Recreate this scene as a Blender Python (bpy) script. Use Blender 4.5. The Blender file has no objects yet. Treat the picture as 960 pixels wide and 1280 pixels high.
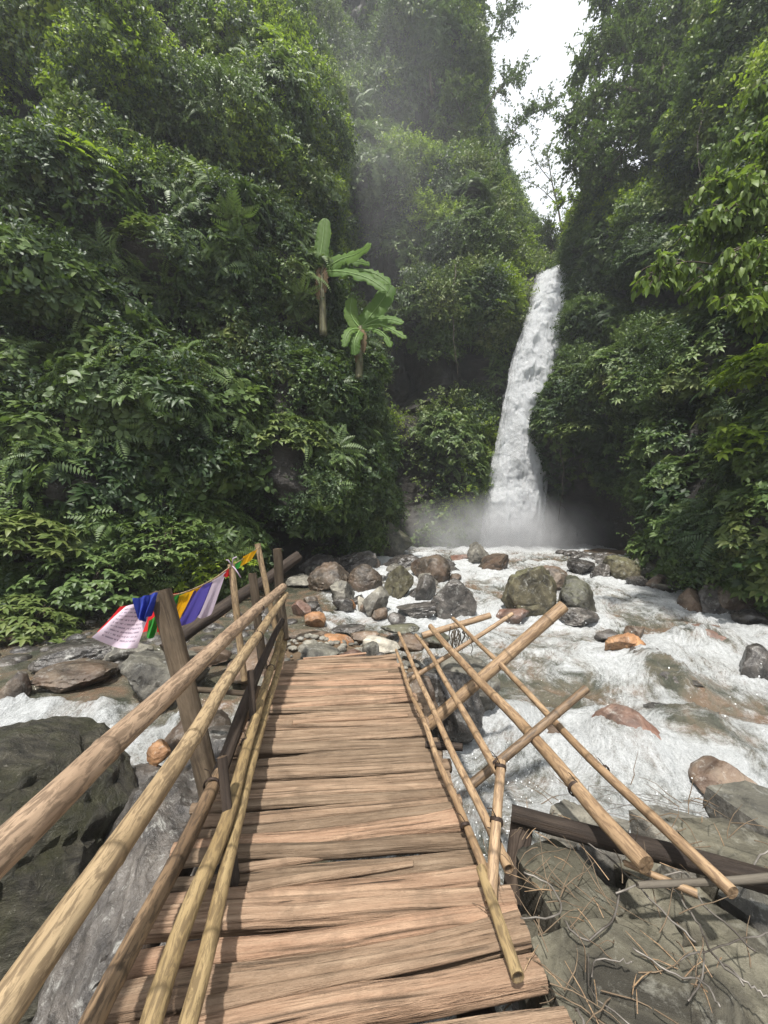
import bpy, bmesh, math, random
import numpy as np
from mathutils import Vector, Matrix

random.seed(7)
R = math.radians
S = bpy.context.scene
COL = S.collection

# ------------------------------------------------------------------ camera
CAM_Z = 1.6
PITCH = math.atan(15 / 480)
cam_d = bpy.data.cameras.new("camera")
cam = bpy.data.objects.new("camera", cam_d)
COL.objects.link(cam)
cam_d.sensor_fit = 'HORIZONTAL'
cam_d.sensor_width = 36
cam_d.lens = 18.0
cam_d.clip_start = 0.05
cam_d.clip_end = 500
cam.location = (0, 0, CAM_Z)
cam.rotation_euler = (R(90) + PITCH, 0, 0)
S.camera = cam

# ------------------------------------------------------------------ sky, sun, exposure
SUN_EL, SUN_AZ = 64.0, -163.0          # azimuth measured from +Y (ahead), negative = left
W = bpy.data.worlds.new("World")
S.world = W
W.use_nodes = True
nt = W.node_tree
bg = nt.nodes['Background']
sky = nt.nodes.new('ShaderNodeTexSky')
sky.sky_type = 'NISHITA'
sky.sun_disc = False
sky.sun_elevation = R(SUN_EL)
sky.sun_rotation = R(SUN_AZ)
sky.air_density = 1.0
sky.dust_density = 3.0
mixw = nt.nodes.new('ShaderNodeMix')
mixw.data_type = 'RGBA'
mixw.inputs['Factor'].default_value = 0.82      # thin bright cloud over the whole sky
mixw.inputs['B'].default_value = (7.5, 7.7, 7.9, 1)
nt.links.new(sky.outputs['Color'], mixw.inputs['A'])
nt.links.new(mixw.outputs['Result'], bg.inputs['Color'])
bg.inputs['Strength'].default_value = 0.12

sd = bpy.data.lights.new("sun", 'SUN')
sd.energy = 4.8
sd.angle = R(2.0)
sd.color = (1.0, 0.96, 0.90)
sun = bpy.data.objects.new("sun", sd)
COL.objects.link(sun)
to_sun = Vector((math.sin(R(SUN_AZ)) * math.cos(R(SUN_EL)), math.cos(R(SUN_AZ)) * math.cos(R(SUN_EL)), math.sin(R(SUN_EL))))
sun.rotation_euler = to_sun.to_track_quat('Z', 'Y').to_euler()
sun.location = to_sun * 60

S.view_settings.view_transform = 'Standard'
S.view_settings.look = 'None'
S.view_settings.gamma = 1
S.view_settings.use_curve_mapping = False
S.view_settings.exposure = 0.68
cy = S.cycles
cy.max_bounces = 6
cy.diffuse_bounces = 2
cy.glossy_bounces = 2
cy.transmission_bounces = 4
cy.transparent_max_bounces = 16
cy.volume_bounces = 1
cy.sample_clamp_indirect = 4
cy.use_denoising = True
cy.denoising_prefilter = 'NONE'
cy.caustics_reflective = False
cy.caustics_refractive = False

# ------------------------------------------------------------------ geometry helpers
SP, CP = math.sin(PITCH), math.cos(PITCH)

def P(px, py, Y):
    """world point that stands Y metres ahead in the direction seen at photo pixel (px, py)"""
    a, b = (px - 480) / 480, (640 - py) / 480
    dy = CP - b * SP
    t = Y / dy
    return Vector((a * t, Y, CAM_Z + t * (SP + b * CP)))

def G(px, py, z):
    """point of the level z seen at the pixel"""
    a, b = (px - 480) / 480, (640 - py) / 480
    dz = SP + b * CP
    t = (z - CAM_Z) / dz
    return Vector((a * t, t * (CP - b * SP), z))

def h3(ix, iy, iz, s):
    n = (ix * 374761393 + iy * 668265263 + iz * 2147483647 + s * 974634777) & 0xFFFFFFFF
    n = ((n ^ (n >> 13)) * 1274126177) & 0xFFFFFFFF
    n = n ^ (n >> 16)
    return (n & 0xFFFF) / 32767.5 - 1.0

def vnoise(p, s=0):
    """smooth noise in -1..1, p (N,3)"""
    p = np.asarray(p, dtype=np.float64)
    i = np.floor(p).astype(np.int64)
    f = p - i
    u = f * f * f * (f * (f * 6 - 15) + 10)
    out = 0
    for dx in (0, 1):
        wx = u[:, 0] if dx else 1 - u[:, 0]
        for dy in (0, 1):
            wy = u[:, 1] if dy else 1 - u[:, 1]
            for dz in (0, 1):
                wz = u[:, 2] if dz else 1 - u[:, 2]
                out = out + wx * wy * wz * h3(i[:, 0] + dx, i[:, 1] + dy, i[:, 2] + dz, s)
    return out

def fbm(p, o=4, s=0, ridged=False):
    p = np.asarray(p, dtype=np.float64)
    a, t, out = 1.0, 0.0, 0
    for k in range(o):
        n = vnoise(p * 2 ** k + 17.3 * k, s + k)
        if ridged:
            n = 1 - 2 * np.abs(n)
        out = out + a * n
        t += a
        a *= 0.5
    return out / t

def mesh_np(name, V, F, smooth=True, attrs=None):
    me = bpy.data.meshes.new(name)
    V = np.asarray(V, dtype=np.float32)
    F = np.asarray(F, dtype=np.int32)
    k = F.shape[1]
    me.vertices.add(len(V))
    me.vertices.foreach_set('co', V.ravel())
    me.loops.add(F.size)
    me.loops.foreach_set('vertex_index', F.ravel())
    me.polygons.add(len(F))
    me.polygons.foreach_set('loop_start', np.arange(0, F.size, k, dtype=np.int32))
    me.polygons.foreach_set('loop_total', np.full(len(F), k, dtype=np.int32))
    if smooth:
        me.polygons.foreach_set('use_smooth', np.ones(len(F), dtype=bool))
    for an, av in (attrs or {}).items():
        at = me.attributes.new(an, 'FLOAT', 'POINT')
        at.data.foreach_set('value', np.asarray(av, dtype=np.float32).ravel())
    me.update(calc_edges=True)
    return me

def grid_faces(nu, nv):
    """nu columns, nv rows, vertex index = r*nu + c"""
    c, r = np.meshgrid(np.arange(nu - 1), np.arange(nv - 1))
    a = (r * nu + c).ravel()
    return np.stack([a, a + 1, a + nu + 1, a + nu], 1)

def obj(name, me, material=None, parent=None, loc=None):
    o = bpy.data.objects.new(name, me)
    COL.objects.link(o)
    if material is not None and me is not None and not me.materials:
        me.materials.append(material)
    if parent is not None:
        o.parent = parent
    if loc is not None:
        o.location = loc
    return o

def tag(o, label=None, cat=None, group=None, kind=None):
    if label: o['label'] = label
    if cat: o['category'] = cat
    if group: o['group'] = group
    if kind: o['kind'] = kind
    return o

def thing(name, label, cat, loc=(0, 0, 0), group=None):
    o = bpy.data.objects.new(name, None)
    COL.objects.link(o)
    o.empty_display_size = 0.1
    o.location = loc
    return tag(o, label, cat, group)

class MB:
    """collects verts and faces of one mesh (tris and quads mixed)"""
    def __init__(self):
        self.v, self.f, self.a = [], [], []
    def add(self, v, f, a=None):
        o = len(self.v)
        self.v.extend([tuple(x) for x in v])
        self.f.extend([tuple(i + o for i in q) for q in f])
        self.a.extend(a if a is not None else [0.0] * len(v))
    def mesh(self, name, smooth=True, attr=None):
        me = bpy.data.meshes.new(name)
        me.from_pydata(self.v, [], self.f)
        if smooth:
            me.polygons.foreach_set('use_smooth', np.ones(len(me.polygons), dtype=bool))
        if attr:
            at = me.attributes.new(attr, 'FLOAT', 'POINT')
            at.data.foreach_set('value', np.array(self.a, dtype=np.float32))
        me.update()
        return me

def tube_into(mb, pts, rad, sides=6, cap=True, a=None):
    """swept tube through pts with per-point radius"""
    pts = [Vector(p) for p in pts]
    n = len(pts)
    if not hasattr(rad, '__len__'):
        rad = [rad] * n
    vs, fs = [], []
    up = None
    for i, p in enumerate(pts):
        t = (pts[min(i + 1, n - 1)] - pts[max(i - 1, 0)])
        if t.length < 1e-9: t = Vector((0, 0, 1))
        t.normalize()
        if up is None:
            up = t.orthogonal().normalized()
        up = up - t * up.dot(t)
        if up.length < 1e-6: up = t.orthogonal()
        up.normalize()
        w = t.cross(up)
        for k in range(sides):
            an = 2 * math.pi * k / sides
            vs.append(p + (up * math.cos(an) + w * math.sin(an)) * rad[i])
    for i in range(n - 1):
        for k in range(sides):
            k2 = (k + 1) % sides
            fs.append((i * sides + k, i * sides + k2, (i + 1) * sides + k2, (i + 1) * sides + k))
    if cap:
        fs.append(tuple(range(sides - 1, -1, -1)))
        fs.append(tuple((n - 1) * sides + k for k in range(sides)))
    mb.add(vs, fs, a)

# ------------------------------------------------------------------ materials
class NB:
    def __init__(self, name):
        self.m = bpy.data.materials.new(name)
        self.m.use_nodes = True
        self.t = self.m.node_tree
        self.t.nodes.clear()
        self.out = self.t.nodes.new('ShaderNodeOutputMaterial')
    def n(self, typ, **kw):
        x = self.t.nodes.new('ShaderNode' + typ)
        for k, v in kw.items():
            setattr(x, k, v)
        return x
    def link(self, a, b):
        self.t.links.new(a, b)
    def val(self, sock, v):
        if hasattr(v, 'links') or isinstance(v, bpy.types.NodeSocket):
            self.link(v, sock)
        else:
            sock.default_value = v
    def coord(self, scale=(1, 1, 1), kind='Object', rnd=0.0):
        tc = self.n('TexCoord')
        mp = self.n('Mapping')
        mp.inputs['Scale'].default_value = scale
        self.link(tc.outputs[kind], mp.inputs['Vector'])
        if rnd:
            oi = self.n('ObjectInfo')
            mu = self.n('Math', operation='MULTIPLY'); mu.inputs[1].default_value = rnd
            self.link(oi.outputs['Random'], mu.inputs[0])
            ad = self.n('VectorMath', operation='ADD')
            cb = self.n('CombineXYZ')
            for k in 'XYZ': self.link(mu.outputs[0], cb.inputs[k])
            self.link(mp.outputs[0], ad.inputs[0]); self.link(cb.outputs[0], ad.inputs[1])
            return ad.outputs[0]
        return mp.outputs[0]
    def pos(self, scale=(1, 1, 1)):
        g = self.n('NewGeometry')
        mp = self.n('Mapping')
        mp.inputs['Scale'].default_value = scale
        self.link(g.outputs['Position'], mp.inputs['Vector'])
        return mp.outputs[0]
    def noise(self, vec, scale=5, detail=5, rough=0.55, dist=0.0, out='Fac'):
        x = self.n('TexNoise')
        x.inputs['Scale'].default_value = scale
        x.inputs['Detail'].default_value = detail
        x.inputs['Roughness'].default_value = rough
        x.inputs['Distortion'].default_value = dist
        self.link(vec, x.inputs['Vector'])
        return x.outputs[out]
    def ramp(self, fac, stops, interp='LINEAR'):
        x = self.n('ValToRGB')
        x.color_ramp.interpolation = interp
        el = x.color_ramp.elements
        while len(el) < len(stops): el.new(0.5)
        for e, (p, c) in zip(el, stops):
            e.position = p
            e.color = (*c, 1) if hasattr(c, '__len__') else (c, c, c, 1)
        self.link(fac, x.inputs['Fac'])
        return x.outputs['Color']
    def mix(self, fac, a, b, blend='MIX'):
        x = self.n('Mix', data_type='RGBA', blend_type=blend)
        self.val(x.inputs['Factor'], fac)
        for k, v in (('A', a), ('B', b)):
            if isinstance(v, (tuple, list)): v = (*v[:3], 1)
            self.val(x.inputs[k], v)
        return x.outputs['Result']
    def math(self, op, a, b=0.0, clamp=False):
        x = self.n('Math', operation=op, use_clamp=clamp)
        self.val(x.inputs[0], a); self.val(x.inputs[1], b)
        return x.outputs[0]
    def attr(self, name):
        x = self.n('Attribute', attribute_name=name)
        return x.outputs['Fac']
    def bump(self, h, strength=0.5, dist=0.02):
        x = self.n('Bump')
        x.inputs['Strength'].default_value = strength
        x.inputs['Distance'].default_value = dist
        self.link(h, x.inputs['Height'])
        return x.outputs[0]
    def bsdf(self, color, rough=0.7, spec=0.4, normal=None, **kw):
        x = self.n('BsdfPrincipled')
        c = color
        if isinstance(c, (tuple, list)): c = (*c[:3], 1)
        self.val(x.inputs['Base Color'], c)
        self.val(x.inputs['Roughness'], rough)
        self.val(x.inputs['Specular IOR Level'], spec)
        if normal is not None: self.link(normal, x.inputs['Normal'])
        for k, v in kw.items(): self.val(x.inputs[k.replace('_', ' ')], v)
        return x.outputs[0]
    def done(self, sh):
        self.link(sh, self.out.inputs['Surface'])
        return self.m

def leaf_mat(name, dark, mid, light, trans=0.35, rough=0.42, tcol=(0.16, 0.26, 0.03), hue_scale=0.35, spec=0.5):
    b = NB(name)
    g = b.n('NewGeometry')
    oi = b.n('ObjectInfo')
    w = b.noise(b.pos(), hue_scale, 3, 0.6)
    r = b.math('ADD', b.math('MULTIPLY', g.outputs['Random Per Island'], 0.38), b.math('MULTIPLY', oi.outputs['Random'], 0.22))
    r = b.math('ADD', r, b.math('MULTIPLY', b.math('SUBTRACT', w, 0.3), 1.0))
    c = b.ramp(r, [(0.12, dark), (0.5, mid), (0.95, light)])
    p = b.bsdf(c, rough, spec)
    tr = b.n('BsdfTranslucent')
    b.link(b.mix(0.55, c, tcol), tr.inputs['Color'])
    ms = b.n('MixShader')
    ms.inputs[0].default_value = trans
    b.link(p, ms.inputs[1]); b.link(tr.outputs[0], ms.inputs[2])
    return b.done(ms.outputs[0])

M = {}
M['leaf_dark'] = leaf_mat('leaf_dark', (.010, .024, .009), (.028, .055, .018), (.08, .115, .045), 0.2, .5, spec=.35)
M['leaf_mid'] = leaf_mat('leaf_mid', (.032, .062, .016), (.082, .132, .036), (.175, .228, .072), 0.26, .48, spec=.4)
M['leaf_bright'] = leaf_mat('leaf_bright', (.07, .125, .013), (.18, .265, .028), (.33, .40, .05), 0.46, .5, tcol=(.26, .38, .02), spec=.35)
M['leaf_olive'] = leaf_mat('leaf_olive', (.042, .068, .018), (.105, .145, .038), (.20, .22, .07), 0.26, .5, spec=.35)
M['dead_leaf'] = leaf_mat('dead_banana_leaf', (.05, .034, .018), (.11, .075, .04), (.19, .14, .08), 0.2, .8, tcol=(.2, .13, .06), spec=.15)
M['leaf_shrub'] = leaf_mat('leaf_shrub', (.045, .085, .015), (.105, .165, .028), (.21, .27, .05), 0.4, .5, tcol=(.22, .33, .03), spec=.35)
M['banana'] = leaf_mat('banana_leaf', (.03, .075, .010), (.06, .12, .016), (.10, .165, .026), 0.32, 0.55, (.18, .32, .02), spec=.2)

def bark_mat(name, a, b_, scale=(3, 22, 22)):
    b = NB(name)
    v = b.coord(scale, rnd=40)
    n1 = b.noise(v, 1.0, 6, 0.65, 0.4)
    n2 = b.noise(b.coord((1.5, 1.5, 1.5), rnd=20), 2.2, 4)
    c = b.ramp(n1, [(0.3, a), (0.7, b_)])
    c = b.mix(b.math('MULTIPLY', n2, 0.6), c, tuple(x * 0.45 for x in b_), 'MIX')
    return b.done(b.bsdf(c, 0.85, 0.25, b.bump(n1, 0.6, 0.012)))

M['bark'] = bark_mat('bark', (.035, .028, .02), (.11, .09, .065))
M['limb'] = bark_mat('pale_limb', (.06, .05, .04), (.16, .14, .11))

def log_mat(name, base, pale, dark, grain=26, red=0.0):
    """split, weathered wood: grain runs along the local x axis"""
    b = NB(name)
    v = b.coord((1.6, grain, grain), rnd=60)
    g1 = b.noise(v, 1.0, 7, 0.7, 0.3)
    v2 = b.coord((3.0, 9, 9), rnd=35)
    g2 = b.noise(v2, 1.0, 5, 0.6, 0.8)
    v3 = b.coord((2.0, grain * 3, grain * 3), rnd=90)
    g3 = b.noise(v3, 1.0, 4, 0.6)
    oi = b.n('ObjectInfo')
    c = b.ramp(g1, [(0.30, dark), (0.42, base), (0.68, pale)])
    c = b.mix(b.ramp(g2, [(0.42, 0.0), (0.68, 0.55)]), c, tuple(x * 0.62 for x in base))
    c = b.mix(b.math('MULTIPLY', b.math('POWER', oi.outputs['Random'], 2.0), red), c, (.27, .125, .075))
    hsv = b.n('HueSaturation')
    b.link(c, hsv.inputs['Color'])
    b.link(b.math('ADD', b.math('MULTIPLY', oi.outputs['Random'], 0.65), 0.62), hsv.inputs['Value'])
    crack = b.ramp(g1, [(0.30, 0.0), (0.40, 1.0)])
    crack = b.math('MULTIPLY', crack, b.math('SUBTRACT', 1.0, b.math('MULTIPLY', b.attr('node'), .85)))
    c = b.mix(b.attr('end'), hsv.outputs['Color'], (.13, .085, .05))
    c = b.mix(b.math('MULTIPLY', b.math('SUBTRACT', 1.0, crack), .9), c, (.03, .02, .013))
    dirt = b.noise(b.pos(), 3.5, 5, .65, .5)
    c = b.mix(b.ramp(dirt, [(.50, 0.0), (.68, .55)]), c, tuple(x * .42 for x in base))
    h = b.math('ADD', b.math('MULTIPLY', g1, 1.0), b.math('MULTIPLY', g3, 0.35))
    return b.done(b.bsdf(c, 0.8, 0.25, b.bump(h, 1.0, 0.016)))

M['log'] = log_mat('deck_log', (.235, .162, .105), (.37, .275, .188), (.075, .052, .034), 40, red=0.40)
M['dark_log'] = log_mat('dark_log', (.038, .028, .022), (.075, .056, .042), (.012, .009, .007))
M['post'] = log_mat('post_wood', (.075, .055, .036), (.17, .13, .088), (.02, .015, .01), 18)

def bamboo_mat(name, base, pale, blotch, k=1.0):
    b = NB(name)
    v = b.coord((11, 60, 60), rnd=50)
    g = b.noise(v, 1.0, 6, 0.68, 0.6)
    v2 = b.coord((2.2, 9, 9), rnd=31)
    g2 = b.noise(v2, 1.0, 4, 0.55)
    fine = b.noise(b.coord((4, 80, 80), rnd=9), 1.0, 3, 0.6)
    c = b.ramp(g2, [(0.35, base), (0.65, pale)])
    c = b.mix(b.ramp(g, [(0.47, 0.0), (0.56, 0.8 * k)]), c, blotch)
    c = b.mix(b.math('MULTIPLY', b.math('SUBTRACT', fine, 0.35), 0.9), c, tuple(x * .5 for x in base))
    c = b.mix(b.math('MULTIPLY', b.attr('node'), 0.75), c, tuple(x * 0.3 for x in base))
    c = b.mix(b.attr('end'), c, (.05, .032, .018))
    h = b.math('ADD', g, b.math('MULTIPLY', fine, 0.3))
    return b.done(b.bsdf(c, 0.58, 0.35, b.bump(h, 0.35, 0.006)))

M['bamboo_tan'] = bamboo_mat('tan_bamboo', (.235, .165, .09), (.36, .27, .16), (.115, .08, .048))
M['bamboo_yellow'] = bamboo_mat('yellow_bamboo', (.215, .15, .07), (.33, .245, .125), (.09, .062, .034), .9)
M['bamboo_brown'] = bamboo_mat('brown_bamboo', (.13, .085, .05), (.23, .155, .09), (.055, .038, .025))
M['pole_peeled'] = bamboo_mat('peeled_pole', (.24, .165, .108), (.38, .275, .185), (.11, .075, .05), 1.0)
M['bamboo_straw'] = bamboo_mat('straw_bamboo', (.23, .15, .082), (.36, .25, .148), (.11, .068, .042), .85)

def rock_mat(name, a, b_, spot=(.5, .5, .46), moss=0.0, wet=0.0, red=0.0, redc=(.25, .09, .04)):
    b = NB(name)
    v = b.pos()
    n1 = b.noise(v, 2.6, 9, 0.66, 0.7)
    n2 = b.noise(v, 19.0, 7, 0.72)
    n3 = b.noise(v, 1.3, 4, 0.55)
    c = b.ramp(n1, [(0.36, tuple(x * .7 for x in a)), (0.5, tuple((x + y_) / 2 for x, y_ in zip(a, b_))), (0.64, tuple(x * 1.15 for x in b_))])
    c = b.mix(b.ramp(n2, [(0.60, 0.0), (0.74, 0.45)]), c, spot)
    c = b.mix(b.ramp(n2, [(0.28, 0.7), (0.42, 0.0)]), c, tuple(x * 0.4 for x in a))
    n4 = b.noise(v, 7.0, 6, .75, .4)
    c = b.mix(b.ramp(n4, [(.56, 0.0), (.66, .35)]), c, spot)
    c = b.mix(b.ramp(n4, [(.34, .6), (.44, 0.0)]), c, tuple(x * .35 for x in a))
    if red:
        c = b.mix(b.ramp(n3, [(0.42, 0.0), (0.62, red)]), c, redc)
    oi = b.n('ObjectInfo')
    hs = b.n('HueSaturation')
    b.link(c, hs.inputs['Color'])
    b.link(b.math('ADD', b.math('MULTIPLY', oi.outputs['Random'], .7), .62), hs.inputs['Value'])
    c = hs.outputs['Color']
    g = b.n('NewGeometry')
    sx = b.n('SeparateXYZ'); b.link(g.outputs['Normal'], sx.inputs[0])
    if moss:
        mm = b.math('MULTIPLY', b.ramp(sx.outputs['Z'], [(0.15, 0.0), (0.8, 1.0)]), b.ramp(n1, [(0.36, 0.0), (0.56, moss)]))
        c = b.mix(mm, c, (.075, .085, .022))
    rough = b.math('SUBTRACT', 0.85 - 0.55 * wet, b.math('MULTIPLY', n3, 0.25 * wet))
    h = b.math('ADD', n1, b.math('MULTIPLY', n2, 0.35))
    return b.done(b.bsdf(c, rough, 0.3 + 0.3 * wet, b.bump(h, 0.9, 0.05)))

M['rock_grey'] = rock_mat('grey_rock', (.07, .066, .058), (.20, .185, .155), moss=.12, wet=.2)
M['rock_pale'] = rock_mat('pale_rock', (.19, .175, .145), (.36, .33, .27))
M['rock_brown'] = rock_mat('brown_rock', (.055, .042, .032), (.15, .118, .085), red=.25, redc=(.17, .075, .035), wet=.55)
M['rock_olive'] = rock_mat('olive_rock', (.05, .044, .028), (.135, .118, .07), moss=.4, wet=.3)
M['rock_wet'] = rock_mat('wet_rock', (.025, .023, .022), (.09, .08, .07), wet=.85)
M['rock_orange'] = rock_mat('orange_rock', (.14, .075, .04), (.33, .19, .095), red=.6, redc=(.30, .125, .045), wet=.45)
M['rock_red'] = rock_mat('red_rock', (.06, .04, .032), (.16, .105, .08), red=.35, redc=(.17, .07, .042), wet=.6)
M['rock_moss'] = rock_mat('moss_rock', (.035, .033, .026), (.115, .108, .082), moss=.3, wet=.5)
M['rock_gabion'] = rock_mat('gabion_stone', (.055, .05, .038), (.16, .145, .112), spot=(.34, .33, .28), moss=.12)

def big_rock_mat():
    b = NB('streaked_rock')
    v = b.pos()
    st = b.n('Mapping'); st.inputs['Rotation'].default_value = (.5, .35, .7); st.inputs['Scale'].default_value = (2.2, 9, 9)
    b.link(v, st.inputs['Vector'])
    s = b.noise(st.outputs[0], 1.6, 9, .72, .5)
    n2 = b.noise(v, 42, 6, .75)
    n3 = b.noise(v, 3.2, 7, .68, .6)
    c = b.ramp(s, [(.34, (.012, .011, .009)), (.47, (.042, .038, .028)), (.58, (.075, .068, .048)), (.70, (.15, .14, .11))])
    c = b.mix(b.ramp(n3, [(.44, 0.0), (.60, .6)]), c, (.05, .052, .022))
    c = b.mix(b.ramp(n2, [(.60, 0.0), (.68, .7)]), c, (.27, .26, .21))
    c = b.mix(b.ramp(n2, [(.30, .8), (.40, 0.0)]), c, (.012, .011, .01))
    h = b.math('ADD', b.math('MULTIPLY', s, 1.4), b.math('MULTIPLY', n2, .5))
    return b.done(b.bsdf(c, b.math('SUBTRACT', .8, b.math('MULTIPLY', n3, .55)), .45, b.bump(h, 1.0, .06)))
M['rock_big'] = big_rock_mat()

def cliff_mat():
    b = NB('cliff_rock')
    v = b.pos()
    n1 = b.noise(v, 0.7, 8, 0.65, 0.6)
    n2 = b.noise(b.pos((1, 1, 2.2)), 3.0, 6, 0.7)
    c = b.ramp(n1, [(0.3, (.012, .011, .010)), (0.7, (.05, .044, .038))])
    c = b.mix(b.ramp(n2, [(0.5, 0.0), (0.75, 0.4)]), c, (.055, .06, .03))
    h = b.math('ADD', n1, b.math('MULTIPLY', n2, 0.5))
    return b.done(b.bsdf(c, 0.6, 0.35, b.bump(h, 0.9, 0.25)))
M['cliff'] = cliff_mat()

def earth_mat():
    b = NB('earth')
    n1 = b.noise(b.pos(), 2.0, 8, 0.65, 0.4)
    n2 = b.noise(b.pos(), 9.0, 6, 0.7)
    c = b.ramp(n1, [(0.3, (.05, .035, .022)), (0.7, (.15, .105, .065))])
    c = b.mix(b.ramp(n2, [(0.55, 0.0), (0.7, 0.5)]), c, (.2, .17, .12))
    return b.done(b.bsdf(c, 0.85, 0.2, b.bump(n2, 0.8, 0.04)))
M['earth'] = earth_mat()
M['twig'] = bark_mat('dry_twig', (.10, .07, .045), (.22, .165, .11))

# ================================================================== SETTING: cliffs
def crom(A, n):
    """Catmull-Rom resample of A (k, ...) to n rows"""
    k = A.shape[0]
    t = np.linspace(0, k - 1, n)
    i = np.clip(np.floor(t).astype(int), 0, k - 2)
    f = (t - i).reshape(-1, *([1] * (A.ndim - 1)))
    p0, p1, p2, p3 = A[np.clip(i - 1, 0, k - 1)], A[i], A[i + 1], A[np.clip(i + 2, 0, k - 1)]
    return 0.5 * (2 * p1 + (p2 - p0) * f + (2 * p0 - 5 * p1 + 4 * p2 - p3) * f ** 2 + (3 * p1 - p0 - 3 * p2 + p3) * f ** 3)

SHEETS = {}

def worley(q, s):
    """distance to the nearest of jittered cell points"""
    i = np.floor(q).astype(np.int64)
    best = np.full(len(q), 9.0); cid = np.zeros(len(q))
    for dx in (-1, 0, 1):
        for dy in (-1, 0, 1):
            for dz in (-1, 0, 1):
                c = i + np.array([dx, dy, dz])
                j = np.stack([h3(c[:, 0], c[:, 1], c[:, 2], s + 11 * k) for k in range(3)], 1) * .42 + .5
                d = ((c + j - q) ** 2).sum(1)
                cid = np.where(d < best, h3(c[:, 0], c[:, 1], c[:, 2], s + 99), cid)
                best = np.minimum(best, d)
    return np.sqrt(best), cid


def sheet(name, net, nu, nv, material, amp=(0.9, 0.35, 0.10), seed=0, flip=False, scale=1.0, bumps=(), skew=0.0, drop=.4):
    """net[column][row] of (px, py, depth, veg). Builds a cliff surface; keeps points, normals and plant cover for scattering"""
    A = np.array([[(*P(c[0], c[1], c[2]), c[3] if len(c) > 3 else 1.0, c[4] if len(c) > 4 else 1.0) for c in col] for col in net], dtype=float)   # (cols, rows, 4)
    A = crom(A, nu)                                   # (nu, rows, 4)
    A = crom(A.transpose(1, 0, 2), nv)                # (nv, nu, 4)
    V = A[..., :3]
    veg = np.clip(A[..., 3], 0, 1)
    blg = np.clip(A[..., 4], 0, 1).ravel()
    def normals(V):
        du = np.gradient(V, axis=1); dv = np.gradient(V, axis=0)
        n = np.cross(du, dv)
        if flip: n = -n
        return n / (np.linalg.norm(n, axis=2, keepdims=True) + 1e-9)
    N = normals(V)
    q = V.reshape(-1, 3)
    vg = veg.ravel()
    d1 = fbm(q / 3.4 + seed, 3, seed)
    d3 = fbm(q * 1.6, 3, seed + 23)
    wq = q + 0.5 * np.stack([vnoise(q * .7, seed + 60), vnoise(q * .7, seed + 61), vnoise(q * .7, seed + 62)], 1)
    sq = np.array([1, 1, 1.25])
    w1, c1 = worley(wq * sq / (2.3 * scale), seed + 70)
    w2, c2 = worley(wq * sq / (.95 * scale), seed + 71)
    dome1 = np.clip(1 - (w1 / .60) ** 2, -.5, 1) + .5 * c1
    dome2 = np.clip(1 - (w2 / .60) ** 2, -.5, 1)
    bush = amp[1] * scale * (dome1 * 1.0 + dome2 * .42) * np.clip(vg * 1.4, 0, 1) * blg          # clumps of plants bulge out of the rock
    ax_ = V.reshape(-1, 3)
    t_ = ax_[:, 1] * CP + (ax_[:, 2] - CAM_Z) * SP
    qx, qy = 480 + 480 * ax_[:, 0] / t_, 640 - 480 * ((ax_[:, 2] - CAM_Z) * CP - ax_[:, 1] * SP) / t_
    mass = 0
    ca, sa = math.cos(skew), math.sin(skew)
    for (bx, by, brx, bry, bh) in bumps:                     # the large bosses and hollows of the wall
        mass = mass + (bh if bh > 0 else 1.6 * bh) * np.exp(-(((qx - bx) * ca + (qy - by) * sa) / brx) ** 2 - (((qy - by) * ca - (qx - bx) * sa) / bry) ** 2)
    disp = mass + amp[0] * d1 * (.35 + .65 * blg) + amp[2] * d3 + bush
    V = V + N * disp.reshape(V.shape[:2] + (1,))
    V[..., 2] -= (bush * .45 + np.maximum(mass, 0) * drop).reshape(V.shape[:2])                                        # and hang down
    hollow = np.clip(.5 * dome1 + .5 * dome2, -.4, 1).reshape(V.shape[:2])
    veg = np.clip(veg * np.clip(.42 + 2.0 * hollow, 0, 1.2) * np.clip(1 + np.minimum(mass, 0) * 1.1, 0, 1).reshape(hollow.shape), 0, 1)
    N = normals(V)
    F = grid_faces(nu, nv)
    if flip: F = F[:, ::-1]
    me = mesh_np(name, V.reshape(-1, 3), F)
    o = tag(obj(name, me, material), kind='structure')
    SHEETS.setdefault(name, (V, N, veg))
    return o, V, N, veg

# ---- left wall of the gorge
LC = [
 [(-420, 900, 5.5), (-420, 700, 5.8), (-420, 450, 6.4), (-420, 250, 7), (-420, 80, 8), (-420, -80, 9), (-420, -300, 10)],
 [(0, 860, 8.0, .2), (0, 650, 8.5, .6), (0, 460, 9.2), (0, 280, 10), (0, 120, 11), (0, -50, 12.2), (0, -300, 13.5)],
 [(140, 835, 8.8, .6), (140, 650, 9.6), (150, 460, 10.4), (150, 280, 11.3), (150, 110, 12.6), (150, -50, 13.8), (150, -300, 15)],
 [(255, 770, 10.5, .6), (255, 640, 11.2), (260, 480, 11.8), (270, 300, 12.8), (270, 110, 14.2), (260, -50, 15.5), (250, -300, 16.5)],
 [(350, 730, 14.0, 0), (350, 660, 14.0, .3), (355, 520, 12.8), (355, 340, 14), (345, 120, 15.8), (320, -50, 17), (280, -300, 18)],
 [(430, 715, 17.0, 0), (425, 660, 16.2, .3), (428, 560, 15), (405, 360, 15.6), (395, 210, 16.8), (345, -20, 18.5), (300, -300, 19.5)],
 [(470, 705, 19.5, .5), (474, 640, 19, 1), (462, 540, 18.4), (424, 420, 18.4), (400, 230, 19), (345, -20, 21), (295, -300, 22)],
 [(480, 700, 24, .3), (470, 640, 24, .8), (440, 540, 24), (400, 400, 24), (370, 200, 25), (320, -20, 27), (270, -300, 28)],
]
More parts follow.
